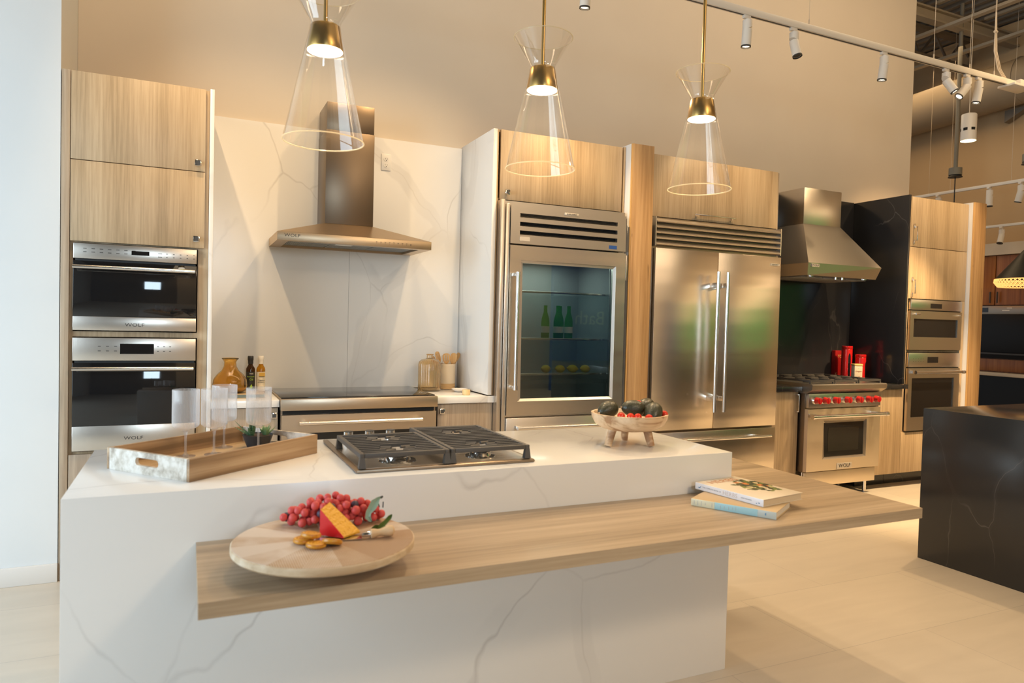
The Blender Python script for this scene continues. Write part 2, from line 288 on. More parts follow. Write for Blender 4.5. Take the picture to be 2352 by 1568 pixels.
# biscuits: spiral pastry
M, nt, b = mat('pastry'); mp = mapped(nt, (1, 1, 1)); w = N(nt, 'ShaderNodeTexWave', wave_type='RINGS', rings_direction='Z'); w.inputs['Scale'].default_value = 38; w.inputs['Distortion'].default_value = 1.5
L(nt, mp.outputs[0], w.inputs['Vector']); r = ramp(nt, [(0.2, (.52, .20, .015)), (.8, (.84, .45, .06))]); L(nt, w.outputs['Fac'], r.inputs[0]); L(nt, r.outputs[0], b.inputs['Base Color']); b.inputs['Roughness'].default_value = .35
# round board: pie wedges of ribbed pale and tan wood
M, nt, b = mat('ribbed_board'); tc = N(nt, 'ShaderNodeTexCoord'); sp = N(nt, 'ShaderNodeSeparateXYZ'); L(nt, tc.outputs['Object'], sp.inputs[0])
at = N(nt, 'ShaderNodeMath', operation='ARCTAN2'); L(nt, sp.outputs[1], at.inputs[0]); L(nt, sp.outputs[0], at.inputs[1])
m1 = N(nt, 'ShaderNodeMath', operation='MULTIPLY'); m1.inputs[1].default_value = 16 / (2 * PI); L(nt, at.outputs[0], m1.inputs[0])
fl = N(nt, 'ShaderNodeMath', operation='FLOOR'); L(nt, m1.outputs[0], fl.inputs[0])
wn = N(nt, 'ShaderNodeTexWhiteNoise', noise_dimensions='1D'); L(nt, fl.outputs[0], wn.inputs['W'])
ang = N(nt, 'ShaderNodeMath', operation='MULTIPLY'); ang.inputs[1].default_value = 2 * PI / 16; L(nt, fl.outputs[0], ang.inputs[0])
vr = N(nt, 'ShaderNodeVectorRotate', rotation_type='Z_AXIS'); L(nt, tc.outputs['Object'], vr.inputs[0]); L(nt, ang.outputs[0], vr.inputs['Angle'])
w = N(nt, 'ShaderNodeTexWave', bands_direction='DIAGONAL'); w.inputs['Scale'].default_value = 78; w.inputs['Distortion'].default_value = .6; L(nt, vr.outputs[0], w.inputs['Vector'])
nz = N(nt, 'ShaderNodeTexNoise'); nz.inputs['Scale'].default_value = 14; L(nt, tc.outputs['Object'], nz.inputs['Vector'])
ad = N(nt, 'ShaderNodeMath', operation='ADD'); L(nt, wn.outputs['Value'], ad.inputs[0]); ms = N(nt, 'ShaderNodeMath', operation='MULTIPLY'); ms.inputs[1].default_value = .55; L(nt, nz.outputs['Fac'], ms.inputs[0]); L(nt, ms.outputs[0], ad.inputs[1])
r = ramp(nt, [(0.42, (.30, .145, .045)), (.75, (.41, .265, .145)), (1.0, (.60, .52, .45))]); L(nt, ad.outputs[0], r.inputs[0])
mx = N(nt, 'ShaderNodeMix', data_type='RGBA'); mw = N(nt, 'ShaderNodeMath', operation='MULTIPLY'); mw.inputs[1].default_value = .35; L(nt, w.outputs['Fac'], mw.inputs[0]); L(nt, mw.outputs[0], mx.inputs[0]); L(nt, r.outputs[0], mx.inputs[6]); mx.inputs[7].default_value = (.78, .70, .62, 1)
L(nt, mx.outputs[2], b.inputs['Base Color']); b.inputs['Roughness'].default_value = .6
bb = N(nt, 'ShaderNodeBump'); bb.inputs['Strength'].default_value = .4; bb.inputs['Distance'].default_value = .0015; L(nt, w.outputs['Fac'], bb.inputs['Height']); L(nt, bb.outputs[0], b.inputs['Normal'])
wood('board_edge', (.46, .31, .18), (.60, .45, .29), (.70, .57, .42), 'X', 40, .5, 3.0, 6)
# herb book cover: printed bunch of herbs and flowers on cream
M, nt, b = mat('herb_cover'); tc = N(nt, 'ShaderNodeTexCoord'); mp = N(nt, 'ShaderNodeMapping'); L(nt, tc.outputs['Object'], mp.inputs[0])
mp.inputs['Location'].default_value = (-.15 * 7.5, -.172 * 8.5, 0); mp.inputs['Scale'].default_value = (7.5, 8.5, 0)
nzd = N(nt, 'ShaderNodeTexNoise'); nzd.inputs['Scale'].default_value = 28; L(nt, tc.outputs['Object'], nzd.inputs['Vector'])
ln = N(nt, 'ShaderNodeVectorMath', operation='LENGTH'); L(nt, mp.outputs[0], ln.inputs[0])
ad = N(nt, 'ShaderNodeMath', operation='ADD'); L(nt, ln.outputs['Value'], ad.inputs[0]); L(nt, nzd.outputs['Fac'], ad.inputs[1])
mk = ramp(nt, [(.98, (1, 1, 1)), (1.0, (0, 0, 0))]); dv = N(nt, 'ShaderNodeMath', operation='MULTIPLY'); dv.inputs[1].default_value = .85; L(nt, ad.outputs[0], dv.inputs[0]); L(nt, dv.outputs[0], mk.inputs[0])
vv = N(nt, 'ShaderNodeTexVoronoi'); vv.inputs['Scale'].default_value = 55; L(nt, tc.outputs['Object'], vv.inputs['Vector'])
sx = N(nt, 'ShaderNodeSeparateColor'); L(nt, vv.outputs['Color'], sx.inputs[0])
cr = ramp(nt, [(0, (.03, .045, .02)), (.3, (.08, .12, .03)), (.5, (.20, .24, .06)), (.68, (.06, .05, .03)), (.8, (.62, .20, .05)), (.92, (.70, .58, .34))]); cr.color_ramp.interpolation = 'CONSTANT'
L(nt, sx.outputs[0], cr.inputs[0])
mx = N(nt, 'ShaderNodeMix', data_type='RGBA'); L(nt, mk.outputs[0], mx.inputs[0]); mx.inputs[6].default_value = (.72, .62, .48, 1); L(nt, cr.outputs[0], mx.inputs[7])
L(nt, mx.outputs[2], b.inputs['Base Color']); b.inputs['Roughness'].default_value = .35
# succulent with pale stripes
M, nt, b = mat('succulent'); mp = mapped(nt, (1, 1, 1)); w = N(nt, 'ShaderNodeTexWave', bands_direction='Z'); w.inputs['Scale'].default_value = 60; w.inputs['Distortion'].default_value = 2; L(nt, mp.outputs[0], w.inputs['Vector'])
r = ramp(nt, [(.6, (.035, .12, .035)), (.95, (.30, .45, .28))]); L(nt, w.outputs['Fac'], r.inputs[0]); L(nt, r.outputs[0], b.inputs['Base Color']); b.inputs['Roughness'].default_value = .45
flat('succulent_pale', (.22, .36, .16), .45)

# ------------------------------------------------------------------ mesh helpers
class MB:
    def __init__(s): s.v = []; s.f = []
    def add(s, vs, fs):
        o = len(s.v); s.v += [Vector(p) for p in vs]; s.f += [tuple(i + o for i in f) for f in fs]; return s
    def box(s, x0, x1, y0, y1, z0, z1, b=0.0):
        if x1 < x0: x0, x1 = x1, x0
        if y1 < y0: y0, y1 = y1, y0
        if z1 < z0: z0, z1 = z1, z0
        if b > 0:
            bm = bmesh.new(); bmesh.ops.create_cube(bm, size=1)
            for v in bm.verts: v.co = Vector(((x0 + x1) / 2 + v.co.x * (x1 - x0), (y0 + y1) / 2 + v.co.y * (y1 - y0), (z0 + z1) / 2 + v.co.z * (z1 - z0)))
            bmesh.ops.bevel(bm, geom=list(bm.edges), offset=min(b, (x1 - x0) * .45, (y1 - y0) * .45, (z1 - z0) * .45), segments=2, affect='EDGES', profile=.5)
            bm.verts.index_update(); s.add([v.co.copy() for v in bm.verts], [[v.index for v in f.verts] for f in bm.faces]); bm.free(); return s
        return s.add([(x0, y0, z0), (x1, y0, z0), (x1, y1, z0), (x0, y1, z0), (x0, y0, z1), (x1, y0, z1), (x1, y1, z1), (x0, y1, z1)],
                     [(0, 3, 2, 1), (4, 5, 6, 7), (0, 1, 5, 4), (1, 2, 6, 5), (2, 3, 7, 6), (3, 0, 4, 7)])
    def hexa(s, bot, top):   # two quads (4 points each, same winding, ccw from above)
        return s.add(list(bot) + list(top), [(0, 3, 2, 1), (4, 5, 6, 7), (0, 1, 5, 4), (1, 2, 6, 5), (2, 3, 7, 6), (3, 0, 4, 7)])
    def lathe(s, prof, cx=0, cy=0, z=0, seg=32, rib=0, ribd=0.0, M=None):
        vs = []; fs = []
        for (r, h) in prof:
            for k in range(seg):
                a = 2 * PI * k / seg; rr = r * (1 + (ribd * math.cos(rib * a) if rib and r > 1e-4 else 0))
                vs.append(Vector((cx + rr * math.cos(a), cy + rr * math.sin(a), z + h)))
        n = len(prof)
        for i in range(n - 1):
            for k in range(seg):
                k2 = (k + 1) % seg; fs.append((i * seg + k, i * seg + k2, (i + 1) * seg + k2, (i + 1) * seg + k))
        if prof[0][0] > 1e-4 and getattr(s, 'cap', True) and prof[0] != prof[-1]: fs.append(tuple(range(seg - 1, -1, -1)))
        if prof[-1][0] > 1e-4 and getattr(s, 'cap', True) and prof[0] != prof[-1]: fs.append(tuple((n - 1) * seg + k for k in range(seg)))
        if M is not None: vs = [M @ v for v in vs]
        return s.add(vs, fs)
    def cyl(s, p0, p1, r0, r1=None, seg=16):
        r1 = r0 if r1 is None else r1; p0 = Vector(p0); p1 = Vector(p1); d = p1 - p0
        M = Matrix.Translation(p0) @ d.to_track_quat('Z', 'Y').to_matrix().to_4x4()
        return s.lathe([(r0, 0), (r1, d.length)], seg=seg, M=M)
    def tube(s, pts, r, seg=8):
        pts = [Vector(p) for p in pts]; rs = r if isinstance(r, (list, tuple)) else [r] * len(pts)
        vs = []; fs = []; up = None
        for i, p in enumerate(pts):
            t = (pts[min(i + 1, len(pts) - 1)] - pts[max(i - 1, 0)]).normalized()
            if up is None: up = t.orthogonal().normalized()
            up = (up - t * up.dot(t)).normalized(); w = t.cross(up)
            for k in range(seg):
                a = 2 * PI * k / seg; vs.append(p + (up * math.cos(a) + w * math.sin(a)) * rs[i])
        for i in range(len(pts) - 1):
            for k in range(seg):
                k2 = (k + 1) % seg; fs.append((i * seg + k, i * seg + k2, (i + 1) * seg + k2, (i + 1) * seg + k))
        fs.append(tuple(range(seg - 1, -1, -1))); fs.append(tuple((len(pts) - 1) * seg + k for k in range(seg)))
        return s.add(vs, fs)
    def prism(s, poly, axis, a0, a1):   # polygon in the two other axes (cyclic order), extruded along axis
        n = len(poly); ix = 'XYZ'.index(axis)
        def P(p, a):
            q = [p[0], p[1]]; q.insert(ix, a); return q
        vs = [P(p, a0) for p in poly] + [P(p, a1) for p in poly]
        fs = [tuple(range(n)), tuple(range(2 * n - 1, n - 1, -1))] + [(i, (i + 1) % n, n + (i + 1) % n, n + i)[::-1] for i in range(n)]
        return s.add(vs, fs)
    def sphere(s, c, r, seg=16, rings=10, sc=(1, 1, 1), M=None):
        prof = [(r * math.sin(PI * i / rings), -r * math.cos(PI * i / rings)) for i in range(rings + 1)]
        prof[0] = (1e-5, -r); prof[-1] = (1e-5, r)
        T = Matrix.Translation(Vector(c)) @ (M if M is not None else Matrix.Identity(4)) @ Matrix.Diagonal((*sc, 1))
        return s.lathe(prof, seg=seg, M=T)
    def xf(s, M): s.v = [M @ v for v in s.v]; return s

ORIG = {}
def link(name, me, m, parent=None):
    o = bpy.data.objects.new(name, me); COL.objects.link(o)
    if m: me.materials.append(MATS[m])
    if parent is not None: o.parent = parent; ORIG[o.name] = ORIG[parent.name]
    else: ORIG[o.name] = Vector((0, 0, 0))
    return o
def build(name, mb, m, parent=None, world=True, angle=32):
    off = ORIG[parent.name] if (parent is not None and world) else Vector((0, 0, 0))
    me = bpy.data.meshes.new(name)
    me.from_pydata([tuple(v - off) for v in mb.v], [], mb.f)
    bm = bmesh.new(); bm.from_mesh(me); bmesh.ops.recalc_face_normals(bm, faces=bm.faces); bm.to_mesh(me); bm.free()
    me.polygons.foreach_set('use_smooth', [True] * len(me.polygons))
    try: me.set_sharp_from_angle(angle=R_(angle))
    except Exception: pass
    return link(name, me, m, parent)
def thing(name, label, cat, loc=(0, 0, 0), rot=0, group=None):
    o = bpy.data.objects.new(name, None); COL.objects.link(o); o.location = loc
    o.rotation_euler = (0, 0, rot); o['label'] = label; o['category'] = cat; o.empty_display_size = .05
    if group: o['group'] = group
    ORIG[o.name] = Vector(loc); return o
def solo(name, mb, m, label, cat, group=None, loc=None):
    if loc is None:
        lo = [min(v[i] for v in mb.v) for i in range(3)]; hi = [max(v[i] for v in mb.v) for i in range(3)]
        loc = Vector(((lo[0] + hi[0]) / 2, (lo[1] + hi[1]) / 2, lo[2]))
    loc = Vector(loc); mb.v = [v - loc for v in mb.v]
    o = build(name, mb, m); o.location = loc; ORIG[o.name] = loc; o['label'] = label; o['category'] = cat
    if group: o['group'] = group
    return o
def struct(name, mb, m):
    o = build(name, mb, m); o['kind'] = 'structure'; return o
def dup(o, parent=None, loc=None, rot=None, label=None):
    c = o.copy(); COL.objects.link(c); c.parent = parent
    if loc is not None: c.location = loc; ORIG[c.name] = Vector(loc)
    if rot is not None: c.rotation_euler = rot if hasattr(rot, '__len__') else (0, 0, rot)
    if label: c['label'] = label
    for ch in list(o.children): dup(ch, c)
    return c
def text(name, s, size, m, parent, M, ext=.0006, align='CENTER', spacing=1.0, world=True, xs=1.0):
    cu = bpy.data.curves.new(name, 'FONT'); cu.body = s; cu.size = size; cu.extrude = ext; cu.align_x = align; cu.align_y = 'CENTER'; cu.space_character = spacing; cu.resolution_u = 3
    t = bpy.data.objects.new(name, cu); COL.objects.link(t)
    dg = bpy.context.evaluated_depsgraph_get(); me = bpy.data.meshes.new_from_object(t.evaluated_get(dg))
    bpy.data.objects.remove(t); bpy.data.curves.remove(cu)
    off = ORIG[parent.name] if world else Vector((0, 0, 0))
    me.transform(Matrix.Translation(-off) @ M @ Matrix.Diagonal((xs, 1, 1, 1))); me.name = name; me.materials.clear()
    return link(name, me, m, parent)
def FM(x, y, z):   # text facing -Y (towards the camera), at x,y,z
    return Matrix.Translation((x, y, z)) @ Matrix.Rotation(PI / 2, 4, 'X')
def frame(mb, x0, x1, z0, z1, ix0, ix1, iz0, iz1, y0, y1, b=0):   # rectangular ring facing -Y
    b = 0
    mb.box(x0, ix0, y0, y1, z0, z1, b); mb.box(ix1, x1, y0, y1, z0, z1, b); mb.box(ix0, ix1, y0, y1, z0, iz0, b); mb.box(ix0, ix1, y0, y1, iz1, z1, b); return mb

YF, YW = 4.339, 4.934
# ------------------------------------------------------------------ the setting
struct('floor', MB().box(-6, 10.5, -5.2, 9, -.12, 0), 'floor_tile')
struct('wall_back', MB().box(-.614, 6.75, YW, 5.08, 0, 5.2), 'paint')
struct('wall_left', MB().box(-6, -.615, YF + .002, 5.08, 0, 5.2), 'paint_white')
struct('baseboard_left', MB().box(-6, -.613, YF - .014, YF + .0015, 0, .098, .003), 'trim_white')
struct('wall_right', MB().box(9.02, 9.2, -5.2, 9, 0, 5.2), 'paint_far')
struct('wall_north', MB().box(6.75, 9.2, 8.9, 9.05, 0, 5.2), 'paint_far')
wr = MB()   # rear wall behind the photographer, darkened to dim oven reflections, with a small shop window high up
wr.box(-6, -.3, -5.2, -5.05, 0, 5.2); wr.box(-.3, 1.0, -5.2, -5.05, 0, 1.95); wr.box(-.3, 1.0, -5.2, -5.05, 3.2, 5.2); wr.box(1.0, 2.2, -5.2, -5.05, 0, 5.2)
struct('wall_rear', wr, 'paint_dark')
struct('wall_rear', MB().box(2.2, 9.2, -5.2, -5.05, 0, 5.2), 'paint')
struct('window_1', frame(MB(), -.3, 1.0, 1.95, 3.2, -.24, .94, 2.01, 3.14, -5.18, -5.1).box(.33, .37, -5.18, -5.1, 2.01, 3.14), 'gasket')
wl = MB(); wl.box(-4.35, -4.2, -5.2, 4.339, 3.25, 5.2); wl.box(-4.35, -4.2, 4.1, 4.339, 0, 3.25); wl.box(-4.35, -4.2, -5.05, .2, 0, 3.25)
struct('wall_west', wl, 'paint_white')
struct('window_2', MB().box(-4.33, -4.25, 2.11, 2.19, .1, 3.15).box(-4.33, -4.25, .2, 4.1, 0, .1).box(-4.33, -4.25, .2, 4.1, 3.15, 3.25).box(-4.33, -4.25, .2, .28, .1, 3.15).box(-4.33, -4.25, 4.02, 4.1, .1, 3.15), 'gasket')
# ceiling: corrugated metal deck
ce = MB(); n = 110; x = -6.2; st = 16.8 / n
poly = []
for i in range(n):
    poly += [(x, 5.20), (x + st * .35, 5.20), (x + st * .5, 5.25), (x + st * .85, 5.25)]; x += st
poly += [(x, 5.35), (-6.2, 5.35)]
vs = []; fs = []
for (px, pz) in poly: vs += [(px, -5.2, pz), (px, 9.05, pz)]
k = len(poly)
for i in range(k): j = (i + 1) % k; fs.append((2 * i, 2 * i + 1, 2 * j + 1, 2 * j))
ce.add(vs, fs); struct('ceiling', ce, 'deck')

# backsplash of pale veined slabs and the two side slabs
t = thing('marble_backsplash', 'pale veined marble backsplash slab behind the chimney hood', 'backsplash', (.97, 4.92, .94))
build('slab', MB().box(.122, 1.008, 4.916, 4.932, .94, 2.70), 'marble_wall', t); build('slab', MB().box(1.0095, 1.822, 4.916, 4.932, .94, 2.70), 'marble_wall', t)
solo('marble_side_panel', MB().box(.0985, .1205, 4.325, 4.932, 0, 2.692, .001), 'marble_wall', 'thin white marble end panel on right side of the tall oven cabinet', 'panel')
solo('marble_side_panel', MB().box(1.8235, 1.852, 4.325, 4.932, .94, 2.712, .001), 'marble_wall', 'white marble side panel between the backsplash and glass door refrigerator', 'panel')
t = thing('black_backsplash', 'black marble backsplash slab behind the large angular hood', 'backsplash', (5.15, 4.92, .955))
build('slab', MB().box(4.372, 5.93, 4.912, 4.932, .955, 2.685), 'marble_black', t)
solo('black_side_panel', MB().box(5.932, 5.956, 4.325, 4.932, .955, 2.680, .001), 'marble_black', 'black marble side slab left of the farther oven cabinet', 'panel')

# ------------------------------------------------------------------ small hardware
def square_knob(parent, x, z, y=YF):
    k = build('knob', MB().box(x - .017, x + .017, y - .030, y - .022, z - .017, z + .017, .003).cyl((x, y, z), (x, y - .023, z), .006), 'chrome', parent)
    build('knob_face', MB().box(x - .011, x + .011, y - .0312, y - .0302, z - .011, z + .011), 'gasket', k)
def bar_handle(name, parent, x0, x1, z, y, yb, r=.010, m='steel_handle', mount=.03, vertical=False):
    mb = MB()
    if not vertical:
        mb.cyl((x0, y, z), (x1, y, z), r, seg=20)
        for xx in (x0 + mount, x1 - mount): mb.box(xx - .011, xx + .011, y, yb, z - r * .8, z + r * .8, .002)
    else:
        mb.cyl((x0, y, z), (x0, y, x1), r, seg=20)
        for zz in (z + mount, x1 - mount): mb.box(x0 - r * .8, x0 + r * .8, y, yb, zz - .018, zz + .018, .002)
    return build(name, mb, m, parent)
def carcass(x0, x1, y0, y1, z0, z1, shelves=(), th=.018, ls=None, rs=None):
    mb = MB(); ls = ls or th; rs = rs or th
    mb.box(x0, x0 + ls, y0, y1, z0, z1); mb.box(x1 - rs, x1, y0, y1, z0, z1); mb.box(x0 + ls, x1 - rs, y1 - .01, y1, z0, z1)
    mb.box(x0 + ls, x1 - rs, y0, y1 - .01, z0, z0 + th); mb.box(x0 + ls, x1 - rs, y0, y1 - .01, z1 - th, z1)
    for (a, b_) in shelves: mb.box(x0 + ls, x1 - rs, y0, y1 - .01, a, b_)
    return mb

# ------------------------------------------------------------------ tall oven cabinet, left
t = thing('oven_cabinet', 'tall light oak cabinet with two stacked built-in ovens by the white wall', 'cabinet', (-.25, YF, 0))
build('carcass', carcass(-.611, .097, YF + .022, 4.93, 0, 2.689, ((.655, .680), (1.2965, 1.3255), (1.796, 1.806)), ls=.054, rs=.052), 'oak_cabinet', t)
build('side_filler', MB().box(-.611, -.5725, YF, YF + .0215, 0, 2.689, .001), 'oak_cabinet_base', t)
d = build('door', MB().box(-.569, .0765, YF, YF + .0215, 2.2305, 2.689, .0012), 'oak_cabinet', t); square_knob(d, .040, 2.272)
d = build('door', MB().box(-.569, .0765, YF, YF + .0215, 1.802, 2.2265, .0012), 'oak_cabinet', t); square_knob(d, .036, 1.85)
d = build('drawer_front', MB().box(-.569, .0765, YF, YF + .0215, .10, .668, .0012), 'oak_cabinet_base', t)
build('toe_kick', MB().box(-.60, .09, YF + .05, YF + .06, .0, .099), 'black_matte', t)

def wall_oven(x0, x1, z0, z1, zc, zg0, label, group, disp, marks, handle_z, zg1=None):
    """steel and black glass oven; zc control panel bottom, zg0..zg1 black glass"""
    xc = (x0 + x1) / 2; zg1 = zg1 or zc - .012
    t = thing('wall_oven', label, 'oven', (xc, YF, z0), 0, group)
    build('oven_body', MB().box(x0 + .008, x1 - .008, YF + .012, 4.86, z0 + .006, z1 - .004), 'gasket', t)
    cp = build('control_panel', MB().box(x0 + .002, x1 - .002, YF - .012, YF + .012, zc, z1 - .003, .002), 'steel', t)
    build('display', MB().box(disp[0], disp[1], YF - .0132, YF - .0125, disp[2], disp[3]), 'black_gloss', cp)
    for (mx_, mz, w) in marks: build('touch_mark', MB().box(mx_ - w / 2, mx_ + w / 2, YF - .0128, YF - .0122, mz - .0016, mz + .0016), 'dark_mark', cp)
    d = build('door', MB().box(x0 + .002, x1 - .002, YF - .014, YF + .012, z0 + .004, zg0, .002), 'steel', t)
    build('door_glass', MB().box(x0 + .002, x1 - .002, YF - .014, YF + .011, zg0 + .0005, zg1, .002), 'black_gloss', d)
    bar_handle('handle', d, x0 + .004, x1 - .012, handle_z, YF - .052, YF - .0142, .0105, mount=.02)
    text('logo', 'WOLF', .026, 'dark_mark', d, FM(xc - .012 + .005, YF - .0148, (z0 + zg0) / 2 - .004), spacing=1.05, xs=1.25)
    return t
mk = [(-.50 + i * .038, z, .016) for i in range(7) for z in (1.764, 1.746)] + [(-.145 + i * .034, z, .008 if i else .02) for i in range(6) for z in (1.757, 1.739)]
wall_oven(-.555, .041, 1.328, 1.794, 1.711, 1.406, 'upper left oven, shallow, with wide touch control strip', 'ovens in the left tall cabinet', (-.283, -.197, 1.742, 1.764), mk, 1.665)
mk = [(-.43 + i * .038, z, .014) for i in range(3) for z in (1.247, 1.222)] + [(-.15 + i * .030, z, .010) for i in range(3) for z in (1.247, 1.222)]
wall_oven(-.555, .041, .684, 1.295, 1.170, .820, 'lower left oven, tall, with small centred black display', 'ovens in the left tall cabinet', (-.333, -.170, 1.206, 1.262), mk, 1.128)

# ------------------------------------------------------------------ base units and worktops, left bay
t = thing('base_cabinet', 'narrow oak base cabinet under white worktop left of induction range', 'cabinet', (.3, YF, 0))
build('carcass', carcass(.122, .490, YF + .022, 4.91, .10, .894), 'oak_cabinet_base', t)
d = build('door', MB().box(.124, .488, YF, YF + .0215, .105, .890, .0012), 'oak_cabinet_base', t); square_knob(d, .464, .848)
build('toe_kick', MB().box(.124, .488, YF + .05, YF + .06, 0, .10), 'black_matte', t)
solo('worktop', MB().box(.1215, .4935, 4.318, 4.915, .896, .938, .002), 'marble_white', 'short white stone worktop under amber vase, left of range', 'worktop')
t = thing('base_cabinet', 'oak base cabinet under white worktop right of induction range', 'cabinet', (1.67, YF, 0))
build('carcass', carcass(1.478, 1.868, YF + .022, 4.91, .10, .888), 'oak_cabinet_base', t)
d = build('door', MB().box(1.480, 1.866, YF, YF + .0215, .105, .885, .0012), 'oak_cabinet_base', t); square_knob(d, 1.503, .842)
build('toe_kick', MB().box(1.480, 1.866, YF + .05, YF + .06, 0, .10), 'black_matte', t)
solo('worktop', MB().box(1.466, 1.822, 4.318, 4.915, .890, .934, .002).box(1.822, 1.870, 4.318, 4.324, .890, .934), 'marble_white', 'short white stone worktop under ribbed bottle, right of range', 'worktop')

# ------------------------------------------------------------------ induction range
t = thing('induction_range', 'stainless range with flat black glass cooktop under chimney hood', 'range', (.975, 4.28, 0))
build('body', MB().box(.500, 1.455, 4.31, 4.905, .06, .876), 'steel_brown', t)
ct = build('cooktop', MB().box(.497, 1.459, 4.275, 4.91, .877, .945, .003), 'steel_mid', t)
build('cooktop_glass', MB().box(.503, 1.453, 4.32, 4.905, .9455, .951, .001), 'black_gloss', ct)
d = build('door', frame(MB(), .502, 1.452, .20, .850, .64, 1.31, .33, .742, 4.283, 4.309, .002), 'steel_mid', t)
build('window', MB().box(.64, 1.31, 4.290, 4.305, .33, .742), 'black_gloss', d)
bar_handle('handle', d, .598, 1.348, .806, 4.238, 4.283, .012, mount=.03)
build('vent_slot', MB().box(.51, 1.44, 4.295, 4.309, .853, .875), 'black_void', t)
build('kick_drawer', MB().box(.51, 1.445, 4.30, 4.33, .06, .19, .002), 'steel', t)
for xx in (.53, 1.42):
    for yy in (4.36, 4.85): build('foot', MB().cyl((xx, yy, 0), (xx, yy, .06), .02), 'steel_handle', t)

# ------------------------------------------------------------------ chimney hood
t = thing('chimney_hood', 'stainless chimney hood with flat pyramid canopy on the marble backsplash', 'range hood', (.96, 4.70, 1.89))
cx0, cx1, cyf, zb, zl = .478, 1.444, 4.43, 1.890, 1.942
cn = MB(); cyb = 4.9155
cn.hexa([(cx0, cyf, zl), (cx1, cyf, zl), (cx1, cyb, zl), (cx0, cyb, zl)], [(.788, 4.62, 2.036), (1.099, 4.62, 2.036), (1.099, cyb, 2.036), (.788, cyb, 2.036)])
cn.box(cx0, cx1, cyf, cyf + .055, zb, zl, .002); cn.box(cx0, cx0 + .07, cyf + .055, cyb, zb, zl); cn.box(cx1 - .07, cx1, cyf + .055, cyb, zb, zl); cn.box(cx0 + .07, cx1 - .07, cyb - .03, cyb, zb, zl)
c = build('canopy', cn, 'steel_warm_lit', t)
for i in range(3):
    a = cx0 + .075 + i * .276
    f = MB()
    for k in range(24): f.box(a + .006 + k * .011, a + .012 + k * .011, cyf + .06, cyb - .034, zb + .014, zb + .019)
    f.box(a, a + .272, cyf + .06, cyb - .034, zb + .020, zb + .026); build('filter', f, 'grey_liner', t)
build('sticker', MB().box(.86, .965, 4.60, 4.66, zb + .012, zb + .0135), 'white_plastic', t)
text('logo', 'WOLF', .026, 'dark_mark', c, FM(.545 + .02, cyf - .0008, 1.921), spacing=1.05, xs=1.25)
for i in range(8): build('touch_mark', MB().box(1.075 + i * .028, 1.085 + i * .028, cyf - .0008, cyf + .0002, 1.918, 1.9205), 'dark_mark', c); build('touch_mark', MB().box(1.078 + i * .028, 1.081 + i * .028, cyf - .0008, cyf + .0002, 1.910, 1.9125), 'dark_mark', c)
build('touch_mark', MB().box(1.302, 1.306, cyf - .0008, cyf + .0002, 1.908, 1.920), 'dark_mark', c)
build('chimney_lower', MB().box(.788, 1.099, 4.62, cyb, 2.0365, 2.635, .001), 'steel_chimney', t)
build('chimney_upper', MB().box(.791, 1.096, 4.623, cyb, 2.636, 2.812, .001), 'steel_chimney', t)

# wall outlet
t = thing('wall_outlet', 'cream duplex wall outlet on marble right of the chimney hood', 'outlet', (1.2535, 4.915, 2.534))
build('cover_plate', MB().box(1.219, 1.288, 4.9095, 4.9155, 2.476, 2.592, .003), 'white_plastic', t)
for dz in (.021, -.021):
    s_ = build('socket', MB().cyl((1.2535, 4.9095, 2.534 + dz), (1.2535, 4.9075, 2.534 + dz), .0175, seg=24), 'white_plastic', t)
    build('slots', MB().box(1.245, 1.2475, 4.9068, 4.9074, 2.534 + dz - .002, 2.534 + dz + .007).box(1.259, 1.2615, 4.9068, 4.9074, 2.534 + dz - .002, 2.534 + dz + .006).cyl((1.2535, 4.9068, 2.534 + dz - .009), (1.2535, 4.9074, 2.534 + dz - .009), .003), 'black_matte', s_)

# ------------------------------------------------------------------ glass door refrigerator and cabinet over it
t = thing('refrigerator_cabinet', 'light oak cabinet above and beside the glass door refrigerator', 'cabinet', (2.37, YF, 0))
build('carcass', MB().box(1.8535, 1.866, 4.335, 4.93, .938, 2.712).box(2.861, 2.876, 4.345, 4.93, 0, 2.722).box(1.866, 2.861, 4.362, 4.93, 2.704, 2.718).box(1.866, 2.861, 4.362, 4.93, 2.247, 2.262).box(1.866, 2.861, 4.92, 4.93, 2.262, 2.704), 'oak_cabinet', t)
d = build('door', MB().box(1.884, 2.846, YF, YF + .022, 2.252, 2.716, .0012), 'oak_cabinet', t); square_knob(d, 1.930, 2.300)
t = thing('glass_refrigerator', 'stainless refrigerator with dark glass door and slotted top grille', 'refrigerator', (2.37, 4.28, 0))
bd = MB(); x0, x1 = 1.868, 2.858
bd.box(x0, x0 + .05, 4.30, 4.90, .05, 2.24); bd.box(x1 - .05, x1, 4.30, 4.90, .05, 2.24); bd.box(x0 + .05, x1 - .05, 4.85, 4.90, .05, 2.24)
bd.box(x0 + .05, x1 - .05, 4.30, 4.85, 1.90, 1.95); bd.box(x0 + .05, x1 - .05, 4.30, 4.85, .79, .85); bd.box(x0 + .05, x1 - .05, 4.30, 4.85, 2.205, 2.24); bd.box(x0 + .05, x1 - .05, 4.30, 4.85, .05, .10)
bd.box(x0, x0 + .028, 4.27, 4.30, .05, 2.243, .002); bd.box(x0 + .033, x0 + .06, 4.262, 4.30, .05, 2.215, .002)
build('body', bd, 'steel', t)
lin = MB(); lin.box(x0 + .051, x0 + .056, 4.33, 4.85, .852, 1.898).box(x1 - .056, x1 - .051, 4.33, 4.85, .852, 1.898).box(x0 + .056, x1 - .056, 4.844, 4.849, .852, 1.898)
build('liner', lin, 'grey_liner', t)
gr = MB(); zs = [(2.130, 2.158), (2.072, 2.101), (2.015, 2.044)]
gx0, gx1 = 1.932, 2.840
